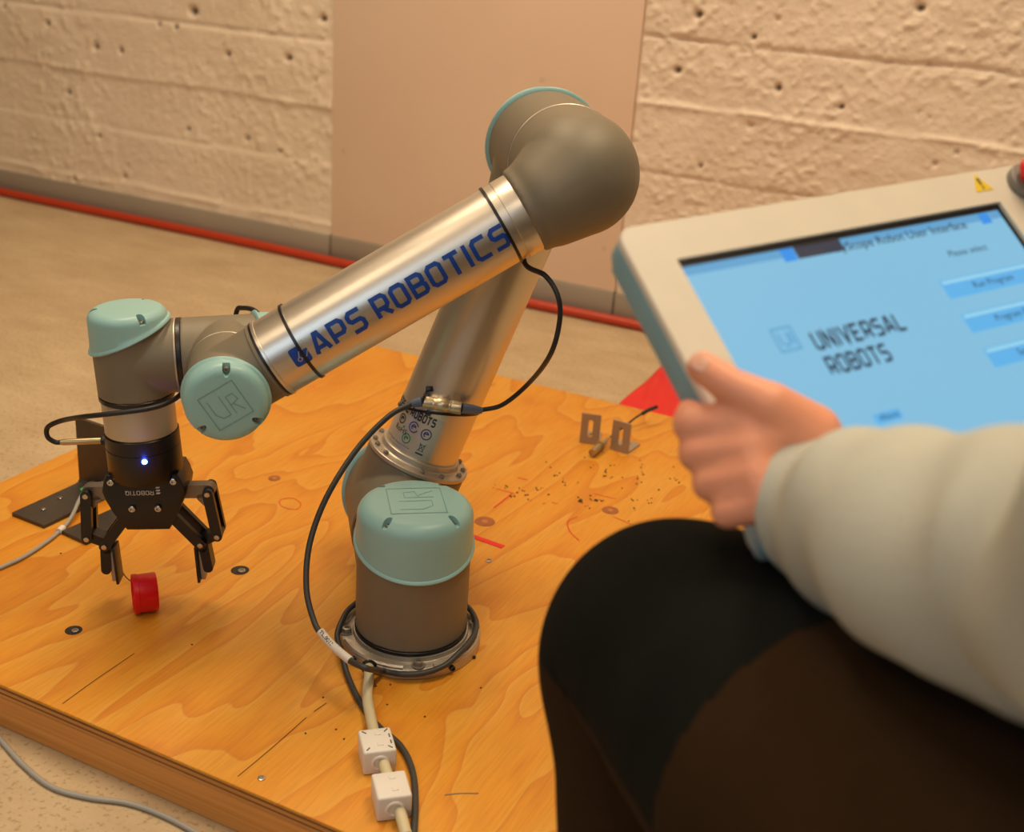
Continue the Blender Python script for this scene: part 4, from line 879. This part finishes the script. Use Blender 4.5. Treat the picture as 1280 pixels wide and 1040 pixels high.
# ------------------------------------------------------------------ tablet
SC = 1.08
P0 = V((.3508, -.3590, .5560)); P0 = CAM + (P0 - CAM) * SC; h_ = V((.5692, .8184, .0795)); v_ = V((.6824, -.4162, -.6009)); v_ = (v_ - h_ * v_.dot(h_)).normalized(); h_.normalize(); n_ = v_.cross(h_)
SWd, SHt = .246 * SC, .160 * SC; bL, bT, bR, bB = .0270 * SC, .0255 * SC, .0480 * SC, .014 * SC
TC = P0 + h_ * ((SWd + bR - bL) / 2) + v_ * ((SHt + bB - bT) / 2)   # centre of the front face
tb = bpy.data.objects.new('control_tablet', None); COL.objects.link(tb); tb.empty_display_size = .05
tb.matrix_world = Matrix(((h_.x, -v_.x, n_.x, TC.x), (h_.y, -v_.y, n_.y, TC.y), (h_.z, -v_.z, n_.z, TC.z), (0, 0, 0, 1)))
tag(tb, 'handheld robot control tablet with cream bezel and glowing light blue screen', 'tablet')
TW, TH = SWd + bL + bR, SHt + bT + bB
def rrect(w_, h2, r, n=6):
    out = []
    for cx, cy, a0 in ((w_ / 2 - r, h2 / 2 - r, 0), (-w_ / 2 + r, h2 / 2 - r, PI / 2), (-w_ / 2 + r, -h2 / 2 + r, PI), (w_ / 2 - r, -h2 / 2 + r, 3 * PI / 2)):
        out += [(cx + r * math.cos(a0 + PI / 2 * k / n), cy + r * math.sin(a0 + PI / 2 * k / n)) for k in range(n + 1)]
    return out
BEZ = mat('cream_bezel', rgb(216, 208, 190), .45); TSD = mat('blue_grey_shell', rgb(122, 160, 170), .45)
bm = bmesh.new(); add_prism(bm, rrect(TW, TH, .014), -.021, -.0045, Matrix(), .004); obj('rear_shell', bm, TSD, tb)
sx0, sy0 = -TW / 2 + bL, TH / 2 - bT; sx1, sy1 = sx0 + SWd, sy0 - SHt
bm = bmesh.new(); out = rrect(TW, TH, .012, 6); inn = []
c_in = [(sx1, sy0), (sx0, sy0), (sx0, sy1), (sx1, sy1)]
oT = [bm.verts.new((x, y, -.001)) for x, y in out]; oT2 = [bm.verts.new((x * (1 - .004), y * (1 - .005), .0)) for x, y in out]; oB = [bm.verts.new((x, y, -.0048)) for x, y in out]
iT = [bm.verts.new((x, y, 0)) for x, y in c_in]; iB = [bm.verts.new((x, y, -.0040)) for x, y in c_in]
m_ = len(out); q4 = m_ // 4
for i in range(m_):
    j = (i + 1) % m_; bm.faces.new((oB[i], oB[j], oT[j], oT[i])); bm.faces.new((oT[i], oT[j], oT2[j], oT2[i]))
for k in range(4):
    k2 = (k + 1) % 4; bm.faces.new([iT[k], iT[k2], iB[k2], iB[k]])
    bm.faces.new([oT2[k * q4 + i] for i in range(q4)] + [iT[k]]); bm.faces.new([oT2[k * q4 + q4 - 1], oT2[(k2 * q4) % m_], iT[k2], iT[k]])
obj('bezel', bm, BEZ, tb, True, 30)
bm = bmesh.new(); 
for x0, x1, y0, y1 in ((sx0, sx1, sy0 - .0042, sy0), (sx1 - .003, sx1, sy1, sy0)): add_box(bm, (x1 - x0, y1 - y0, .0005), Matrix.Translation(((x0 + x1) / 2, (y0 + y1) / 2, -.0030)))
obj('screen_gasket', bm, BLACK, tb, False)
def emi(name, col, st): 
    m = bpy.data.materials.new(name); m.use_nodes = True; b = m.node_tree.nodes['Principled BSDF']; b.inputs['Base Color'].default_value = (.02, .02, .03, 1); b.inputs['Roughness'].default_value = .25
    tcn = m.node_tree.nodes.new('ShaderNodeTexNoise'); tcn.inputs['Scale'].default_value = 1.5; mxn = m.node_tree.nodes.new('ShaderNodeMix'); mxn.data_type = 'RGBA'
    mxn.inputs[6].default_value = col; mxn.inputs[7].default_value = tuple(c * .96 for c in col[:3]) + (1,); m.node_tree.links.new(tcn.outputs[0], mxn.inputs[0]); m.node_tree.links.new(mxn.outputs[2], b.inputs['Emission Color']); b.inputs['Emission Strength'].default_value = st; return m
SCR = emi('lit_screen', rgb(132, 196, 228), .92); SCB = emi('lit_button', rgb(92, 180, 236), .95); SCH = emi('lit_button_edge', rgb(150, 214, 240), .95); SCD = emi('lit_dark_text', rgb(44, 70, 96), .5); SCK = emi('lit_tab', rgb(58, 66, 84), .6); SCI = emi('lit_blue_icon', rgb(40, 150, 240), .9); SCF = emi('lit_faint', rgb(96, 168, 214), .9)
bm = bmesh.new(); add_box(bm, (SWd - .002, SHt - .002, .0006), Matrix.Translation(((sx0 + sx1) / 2, (sy0 + sy1) / 2, -.0038))); scn = obj('screen', bm, SCR, tb, False)
def sp(u, v, z=-.0032): return V((sx0 + u * SC, sy0 - v * SC, z))     # photo-derived screen metres
def rect(nm, u0, v0, u1_, v1, m, z=-.0033):
    bm = bmesh.new(); a = sp(u0, v0); b = sp(u1_, v1); add_box(bm, (abs(b.x - a.x), abs(b.y - a.y), .0003), Matrix.Translation(((a.x + b.x) / 2, (a.y + b.y) / 2, z)), 0); return obj(nm, bm, m, scn, False)
rect('title_bar', .001, .003, .245, .0095, SCF, -.00345)
rect('dark_tab', .0790, .0035, .1130, .0120, SCK); rect('blue_icon', .0690, .0035, .0780, .0125, SCI); rect('blue_icon', .2250, .0045, .2330, .0120, SCI)
obj('screen_text', plain('PolyScope Robot User Interface', lambda u, v: sp(.1000 + u, .0125 - v, -.0030), .0058, .01, 1.05), SCD, scn, False)
obj('screen_text', plain('Please select', lambda u, v: sp(.1830 + u, .0300 - v, -.0030), .0045), SCD, scn, False)
obj('screen_text', techno('UNIVERSAL', lambda u, v: sp(.0560 + u, .0700 - v, -.0030), .0118, .066, 1.3, .9), SCD, scn, False)
obj('screen_text', techno('ROBOTS', lambda u, v: sp(.0560 + u, .0860 - v, -.0030), .0118, .0440, 1.3, .9), SCD, scn, False)
strokes([[(.034, .052), (.047, .052), (.047, .066), (.034, .066), (.034, .052)], [(.037, .055), (.037, .061), (.040, .0635), (.0425, .061), (.0425, .055)], [(.0445, .063), (.0445, .055)]], .0014, lambda u, v: sp(u, v, -.0030), 'screen_logo', SCF, scn)
for k, (v0, tx_) in enumerate(((.0440, 'Run Program'), (.0680, 'Program Robot'), (.0920, 'Setup Robot'))):
    rect('screen_button', .1640, v0, .2400, v0 + .0130, SCB); rect('button_highlight', .1650, v0 + .0008, .2390, v0 + .0032, SCH, -.0031)
    obj('screen_text', plain(tx_, lambda u, v, v0=v0: sp(.1860 + u, v0 + .0095 - v, -.0030), .0045), SCD, scn, False)
rect('screen_button', .0660, .1130, .0840, .1190, SCB); obj('screen_text', plain('About', lambda u, v: sp(.0690 + u, .1175 - v, -.0030), .0038), SCD, scn, False)
# warning triangle and power key, emergency stop at the top-right corner
yl = mat('yellow_print', rgb(228, 196, 20), .5)
bm = bmesh.new(); c = sp(.2400, -.0150, 0); add_prism(bm, [(c.x - .0082, c.y - .0058), (c.x + .0082, c.y - .0058), (c.x, c.y + .0085)], 0, .0004); obj('warning_triangle', bm, yl, tb, False)
bm = bmesh.new(); c2 = c; add_prism(bm, [(c.x - .0008, c.y - .0012), (c.x + .0008, c.y - .0012), (c.x + .0012, c.y + .0045), (c.x - .0012, c.y + .0045)], .0004, .0006); add_prism(bm, [(c.x - .0008, c.y - .0042), (c.x + .0008, c.y - .0042), (c.x + .0008, c.y - .0026), (c.x - .0008, c.y - .0026)], .0004, .0006); obj('warning_mark', bm, INK, tb, False)
c = sp(.2755, -.0085, 0); bm = bmesh.new(); cyl(bm, .0150, 0, .006, Matrix.Translation(c), 32, .001); o = obj('stop_collar', bm, mat('grey_collar', rgb(120, 116, 108), .4), tb)
bm = bmesh.new(); add_lathe(bm, [(.008, .006), (.008, .010), (.0130, .012), (.0135, .016), (.0110, .0205), (0, .0215)], Matrix.Translation(c), 32); obj('stop_button', bm, RED, tb)

# ------------------------------------------------------------------ person
SKIN = mat('skin', rgb(232, 158, 124), .5, 0, .08, 60, .15, 300, sss=.15)
per = empty('person', (0, 0, R_['z0']))
K = at(845, 810, .725); hd_ = V((.74, -.64, .10)).normalized(); HIP = K + hd_ * .43
ANK = V((K.x + .055, K.y - .075, R_['z0'] + .10))
latr = V((.42, .68, 0)).normalized()                       # person's right
HIP2 = HIP + latr * .20; K2 = K + latr * .30 + V((.02, 0, .0)); ANK2 = V((K2.x + .08, K2.y - .04, R_['z0'] + .10))
per.location = ((HIP.x + HIP2.x) / 2, (HIP.y + HIP2.y) / 2, R_['z0'])
tag(per, 'seated person in off-white jumper and black-brown work trousers holding the tablet', 'person')
PO = -V(per.location)
pel = (HIP + HIP2) / 2 + V((0, 0, .03)); fwd = V((-.68, .42, 0)).normalized()
chest = pel + fwd * .04 + V((0, 0, .33)); neck = chest + fwd * .02 + V((0, 0, .18)); head = neck + fwd * .05 + V((0, 0, .15))
SHL = chest - latr * .17 + V((0, 0, .10)); SHR = chest + latr * .17 + V((0, 0, .10))
WR = at(1012, 608, .640); FA = [(990, 630, .643, .0365), (1012, 638, .630, .0380), (1034, 644, .615, .0420), (1088, 672, .575, .0455), (1160, 692, .53, .0490), (1250, 701, .480, .0540), (1350, 712, .440, .056)]
ELB = at(1380, 745, .43)
# right hand on the far edge of the tablet
TR_ = tb.matrix_world
WR2 = TR_ @ V((TW / 2 + .06, -TH / 2 + .02, -.01)); ELR = WR2.lerp(SHR, .5) + V((0.05, 0.05, -.10))
def skin_body():
    vs = [pel, (pel + chest) / 2, chest, neck, head - V((0, 0, .03)), SHL, (SHL + ELB) / 2, ELB, WR.lerp(ELB, .15), SHR, (SHR + ELR) / 2, ELR, WR2, HIP, (HIP + K) / 2, K, (K + ANK) / 2, ANK, HIP2, (HIP2 + K2) / 2, K2, (K2 + ANK2) / 2, ANK2]
    rs = [.10, .095, .085, .045, .045, .045, .045, .036, .024, .058, .045, .036, .026, .08, .07, .055, .05, .036, .08, .075, .055, .05, .036]
    es = [(0, 1), (1, 2), (2, 3), (3, 4), (2, 5), (5, 6), (6, 7), (7, 8), (2, 9), (9, 10), (10, 11), (11, 12), (0, 13), (13, 14), (14, 15), (15, 16), (16, 17), (0, 18), (18, 19), (19, 20), (20, 21), (21, 22)]
    me = bpy.data.meshes.new('b'); me.from_pydata([tuple(v) for v in vs], es, []); o = bpy.data.objects.new('b', me); COL.objects.link(o)
    o.modifiers.new('k', 'SKIN'); 
    for i, sv in enumerate(me.skin_vertices[0].data): sv.radius = (rs[i], rs[i]); sv.use_root = (i == 0)
    sb = o.modifiers.new('u', 'SUBSURF'); sb.levels = 2
    dg = bpy.context.evaluated_depsgraph_get(); dg.update(); m2 = bpy.data.meshes.new_from_object(o.evaluated_get(dg)); bpy.data.objects.remove(o); return m2
def capsule(bm, A, B, ra, rb, n=14):
    A = V(A); B = V(B); bmesh.ops.create_uvsphere(bm, u_segments=n, v_segments=n // 2 + 2, radius=ra, matrix=Matrix.Translation(A)); bmesh.ops.create_uvsphere(bm, u_segments=n, v_segments=n // 2 + 2, radius=rb, matrix=Matrix.Translation(B))
    cyl(bm, ra, 0, (B - A).length, frame(A, B - A), n, 0, rb)
def hand_mesh():
    bm = bmesh.new(); 
    wr = at(1020, 612, .640)
    fingers = [  # MCP, PIP, DIP, tip  + radii
        [at(935, 530, .630), at(864, 530, .640), at(866, 512, .666), at(896, 500, .686)],
        [at(938, 562, .625), at(872, 566, .638), at(872, 556, .668), at(905, 548, .688)],
        [at(944, 594, .620), at(888, 604, .632), at(888, 596, .660), at(916, 590, .684)],
        [at(958, 626, .616), at(910, 640, .624), at(906, 636, .650), at(930, 630, .670)]]
    for Fa, Fb in zip(fingers[:-1], fingers[1:]):
        capsule(bm, Fa[0].lerp(Fb[0], .5), Fa[1].lerp(Fb[1], .5) + (Fa[0] - Fa[1]) * .22, .0120, .0092); capsule(bm, Fa[0], Fb[0], .0125, .0120)
    rad = [(.0125, .0105, .0085, .0075), (.0130, .0108, .0088, .0078), (.0125, .0102, .0084, .0074), (.0115, .0092, .0076, .0066)]
    for F_, r in zip(fingers, rad):
        capsule(bm, wr.lerp(F_[0], .15), F_[0], .0150, r[0])
        for k in range(3): capsule(bm, F_[k], F_[k + 1], r[k], r[k + 1])
    th_ = [at(1012, 545, .632), at(962, 508, .624), at(912, 482, .628), at(878, 459, .634)]
    capsule(bm, wr, th_[0], .0175, .0165); capsule(bm, th_[0], th_[1], .0180, .0135); capsule(bm, th_[1], th_[2], .0130, .0100); capsule(bm, th_[2], th_[3], .0100, .0088); capsule(bm, at(1035, 590, .640), th_[1], .0200, .0130)
    capsule(bm, th_[0], fingers[0][0], .014, .0115); capsule(bm, th_[1].lerp(th_[0], .5), fingers[1][0], .0125, .012)
    capsule(bm, wr, WR.lerp(ELB, .3), .0235, .028)
    return bm
hb = hand_mesh(); ho = fused(hb, .0016, 12, None, 'tmp_hand')
def hand_right():
    bm = bmesh.new(); L = lambda x, y, z: TR_ @ V((x, y, z)); X = TW / 2
    wr = WR2; ys = (-.035, -.057, -.078, -.097)
    for i, y in enumerate(ys):
        m_, p_, d_, t_ = L(X + .022, y, .004), L(X + .014, y + .004, -.030), L(X - .010, y + .006, -.044), L(X - .034, y + .006, -.044)
        capsule(bm, wr, m_, .016, .012); capsule(bm, m_, p_, .012, .0100); capsule(bm, p_, d_, .0100, .0085); capsule(bm, d_, t_, .0085, .0072)
    c0, c1, c2, c3 = L(X + .030, -.075, .008), L(X + .014, -.045, .014), L(X - .006, -.022, .013), L(X - .022, -.006, .010)
    capsule(bm, wr, c0, .018, .016); capsule(bm, c0, c1, .016, .0125); capsule(bm, c1, c2, .0125, .0105); capsule(bm, c2, c3, .0105, .0085)
    return bm
ho2 = fused(hand_right(), .0022, 6, None, 'tmp_hand2')
bb = bmesh.new(); m2 = skin_body(); bb.from_mesh(m2); bb.from_mesh(ho.data); bb.from_mesh(ho2.data); bpy.data.objects.remove(ho); bpy.data.objects.remove(ho2)
# head: skull, jaw, nose, ears, lips shaped into one blended surface
hm = bmesh.new(); HM = frame(head, V((0, 0, 1)) * .93 + fwd * .36, fwd)   # x = face forward, z = up
def ell(c, s): bmesh.ops.create_uvsphere(hm, u_segments=24, v_segments=16, radius=1, matrix=HM @ Matrix.Translation(c) @ Matrix.Diagonal((*s, 1)))
ell((-.005, 0, .03), (.096, .076, .085)); ell((.028, 0, -.045), (.060, .052, .062)); ell((.092, 0, -.012), (.018, .010, .022)); ell((.080, 0, -.052), (.014, .024, .008)); ell((.070, 0, -.085), (.020, .020, .016))
ell((.072, .03, -.02), (.018, .018, .016)); ell((.072, -.03, -.02), (.018, .018, .016)); ell((-.005, .078, -.005), (.020, .008, .030)); ell((-.005, -.078, -.005), (.020, .008, .030)); ell((-.012, 0, -.09), (.044, .046, .080))
fo_ = fused(hm, .0035, 4, None, 'tmp_head'); bb.from_mesh(fo_.data); bpy.data.objects.remove(fo_)
for v in bb.verts: v.co += PO
body = obj('body', bb, SKIN, per, True, 80)
bm = bmesh.new()
for s in (-1, 1): bmesh.ops.create_uvsphere(bm, u_segments=16, v_segments=10, radius=.0115, matrix=Matrix.Translation(PO) @ HM @ Matrix.Translation((.0735, s * .030, .002)))
obj('eyes', bm, mat('eye_white', rgb(225, 222, 215), .2), per)
bm = bmesh.new()
for s in (-1, 1): bmesh.ops.create_uvsphere(bm, u_segments=12, v_segments=8, radius=.0055, matrix=Matrix.Translation(PO) @ HM @ Matrix.Translation((.0805, s * .030, .001)))
obj('irises', bm, mat('dark_iris', rgb(50, 40, 34), .2), per)
bm = bmesh.new(); bmesh.ops.create_uvsphere(bm, u_segments=40, v_segments=24, radius=1, matrix=Matrix.Translation(PO) @ HM @ Matrix.Translation((-.018, 0, .038)) @ Matrix.Diagonal((.100, .086, .092, 1)))
for v in bm.verts: v.co += V([noise.noise(v.co * 40 + V((k * 9, 0, 0))) for k in range(3)]) * .006
obj('hair', bm, mat('brown_hair', rgb(70, 48, 32), .6, 0, .3, 200, .5, 400), per)
# thumbnail
tn = at(876, 458, .634); td = (at(870, 452, .634) - at(910, 478, .628)).normalized(); nn_ = ((CAM - tn).normalized() * .9 + RU * .2 - td * .1); nn_ = (nn_ - td * nn_.dot(td)).normalized()
bm = bmesh.new(); add_prism(bm, [(x * .0045, y * .0058) for x, y in [(math.cos(a) * (1 if abs(math.cos(a)) < .9 else 1), math.sin(a)) for a in [k * PI / 8 for k in range(16)]]], -.0004, .0003, Matrix.Translation(PO) @ frame(tn + nn_ * .0083, nn_, td.cross(nn_)), .0002); obj('thumb_nail', bm, mat('nail', rgb(240, 180, 150), .3), per)

def sweep(pts, radii, seg=48, wr_amp=0.0, wr_f=20, flat=None, seed=0, nsub=10, split=None):
    "cloth tube along control points with interpolated radii and fold noise; returns (verts, faces)"
    P = smooth_path(pts, nsub); n = len(P); k = len(radii)
    rr = [ (lambda t: radii[int(t)] * (1 - (t - int(t)) ** 2 * (3 - 2 * (t - int(t)))) + radii[min(k - 1, int(t) + 1)] * ((t - int(t)) ** 2 * (3 - 2 * (t - int(t)))))(i / (n - 1) * (k - 1) - 1e-9 if i else 0) for i in range(n)]
    Tn = [(P[min(i + 1, n - 1)] - P[max(i - 1, 0)]).normalized() for i in range(n)]
    a = V((0, 0, 1)) if abs(Tn[0].z) < .9 else V((1, 0, 0)); u = (a - Tn[0] * a.dot(Tn[0])).normalized(); vs = []
    for i in range(n):
        u = (u - Tn[i] * u.dot(Tn[i])).normalized(); w_ = Tn[i].cross(u)
        for s in range(seg):
            t = 2 * PI * s / seg; d = u * math.cos(t) + w_ * math.sin(t); q = P[i] + d * rr[i]
            f = 1 + wr_amp * (noise.noise(q * wr_f + V((seed, 0, 0))) + .6 * math.sin(i / n * 42 + 2.2 * math.sin(t + seed) + seed) * noise.noise(q * 9 + V((0, seed, 0))))
            vs.append(P[i] + d * rr[i] * f)
    fs = [(i * seg + s, i * seg + (s + 1) % seg, (i + 1) * seg + (s + 1) % seg, (i + 1) * seg + s) for i in range(n - 1) for s in range(seg)]
    return vs, fs
def vf_obj(nm, vs, fs, m, parent, off=PO, thick=0):
    used = sorted({i for f in fs for i in f}); mp = {a: b for b, a in enumerate(used)}
    me = bpy.data.meshes.new(nm); me.from_pydata([tuple(V(vs[i]) + off) for i in used], [], [tuple(mp[i] for i in f) for f in fs]); me.polygons.foreach_set('use_smooth', [True] * len(me.polygons))
    o = link(me, nm, m, parent)
    if thick: md = o.modifiers.new('s', 'SOLIDIFY'); md.thickness = thick; md.offset = -1
    return o
KNIT = mat('off_white_fleece', rgb(186, 188, 176), .95, 0, .05, 40, .35, 500, spec=.2); BROWN = mat('dark_brown_canvas', rgb(47, 31, 14), .95, 0, .12, 60, .35, 700, spec=.12); BLK = mat('black_green_stretch', rgb(17, 19, 16), .95, 0, .1, 60, .3, 700, spec=.12)
# left sleeve
sp_ = [at(x, y, d) for x, y, d, r in FA] + [ELB.lerp(SHL, .12) + V((.012, -.02, -.01)), ELB.lerp(SHL, .5), SHL.lerp(chest, .1), SHL.lerp(chest, .6)]
sr_ = [r for *_, r in FA] + [.060, .062, .070, .085]
vs, fs = sweep([at(966, 624, .650)] + sp_, [.0335] + sr_, 72, .24, 13, seed=3)
vf_obj('left_sleeve', vs, fs, KNIT, per, thick=.003)
vs, fs = sweep([WR2.lerp(ELR, .12), WR2.lerp(ELR, .5), ELR, ELR.lerp(SHR, .5), SHR.lerp(chest, .1), SHR.lerp(chest, .6)], [.033, .045, .056, .062, .07, .085], 48, .07, 16, seed=8)
vf_obj('right_sleeve', vs, fs, KNIT, per, thick=.003)
# torso of the jumper (elliptical)
tv = []; tf = []; seg = 56; N_ = 30
for i in range(N_ + 1):
    t = i / N_; c = pel.lerp(chest, min(1, t * 1.15)) if t < .87 else chest.lerp(neck, (t - .87) / .13 * .95); c = c - V((0, 0, .06 * (1 - t)))
    wx = .19 if t < .7 else .19 * max(.36, math.cos((t - .7) / .3 * 1.25)); wy = .135 if t < .7 else .135 * max(.5, math.cos((t - .7) / .3 * 1.1))
    for s in range(seg):
        a = 2 * PI * s / seg; q = c + latr * math.cos(a) * wx + fwd * math.sin(a) * wy; f = 1 + .05 * noise.noise(q * 12); tv.append(c + (q - c) * f)
tf = [(i * seg + s, i * seg + (s + 1) % seg, (i + 1) * seg + (s + 1) % seg, (i + 1) * seg + s) for i in range(N_) for s in range(seg)]
vf_obj('jumper', tv, tf, KNIT, per, thick=.003)
# trousers: left leg split into brown cloth and black knee patch
def leg(H, K_, A_, patch, seed):
    toh = (H - K_).normalized(); toa = (A_ - K_).normalized(); kf = -(toh + toa).normalized()
    pts = [H, K_ + toh * .30, K_ + toh * .20, K_ + toh * .10, K_ + toh * .045 + kf * .012, K_ + toa * .02 + kf * .016, K_ + toa * .085 + kf * .004, K_ + toa * .18, K_ + toa * .28, A_]
    vs, fs = sweep(pts, [.105, .098, .093, .086, .080, .077, .071, .067, .062, .058], 192, .03, 14, seed=seed, nsub=40)
    br_, bk_ = [], []
    for f in fs:
        c = sum((vs[i] for i in f), V()) / 4
        d = c - K_; s = d.dot(toh); q = d.dot(toa); side = d.dot(kf)
        inp = patch and c.z > K_.z - .010 - .10 * max(0, side) and s < .160 + .28 * side and side > -.12
        (bk_ if inp else br_).append(f)
    return vs, br_, bk_
vs, br_, bk_ = leg(HIP, K, ANK, True, 5)
tr = vf_obj('trousers', vs, br_, BROWN, per); vf_obj('knee_patch', vs, bk_, BLK, per, thick=.002)
vs, br_, bk_ = leg(HIP2, K2, ANK2, True, 9)
vf_obj('trouser_leg', vs, br_, BROWN, per); vf_obj('knee_patch', vs, bk_, BLK, per, thick=.002)
bm = bmesh.new(); bmesh.ops.create_uvsphere(bm, u_segments=32, v_segments=20, radius=1, matrix=Matrix.Translation(pel + PO + V((0, 0, -.01))) @ frame((0, 0, 0), (0, 0, 1), latr) @ Matrix.Diagonal((.20, .145, .115, 1))); obj('trouser_seat', bm, BROWN, per)
def shoe(A_):
    d = fwd; M = frame(V((A_.x, A_.y, R_['z0'])) + PO, (0, 0, 1), d)
    bm = bmesh.new(); bmesh.ops.create_uvsphere(bm, u_segments=24, v_segments=16, radius=1, matrix=M @ Matrix.Translation((.075, 0, .036)) @ Matrix.Diagonal((.13, .046, .036, 1)))
    cyl(bm, .048, .03, .11, M, 24, .004, .046); bmesh.ops.create_uvsphere(bm, u_segments=20, v_segments=12, radius=.046, matrix=M @ Matrix.Translation((-.01, 0, .047)))
    o = fused(bm, .004, 4, mat('black_shoe', rgb(34, 32, 30), .5), 'shoe', per)
    bm = bmesh.new(); add_prism(bm, [(.075 + .135 * math.cos(a), .050 * math.sin(a)) for a in [2 * PI * k / 28 for k in range(28)]], .0003, .016, M, .003); obj('sole', bm, RUB, o)
shoe(ANK); shoe(ANK2)
# stool the person sits on (outside the picture)
st = empty('stool', (pel.x, pel.y, R_['z0'])); tag(st, 'plain padded stool under the seated person, outside the picture', 'stool')
sh_ = HIP.z - .108 - R_['z0'] - .01
bm = bmesh.new(); add_lathe(bm, [(0, sh_ - .05), (.165, sh_ - .05), (.175, sh_ - .04), (.175, sh_ - .012), (.160, sh_), (0, sh_)], Matrix(), 48); obj('seat', bm, BLACK, st)
for k in range(4):
    a = PI / 4 + k * PI / 2; bm = bmesh.new(); add_tube(bm, [(.10 * math.cos(a), .10 * math.sin(a), sh_ - .05), (.17 * math.cos(a), .17 * math.sin(a), .002)], .012, 14); obj('leg', bm, STEELD, st)
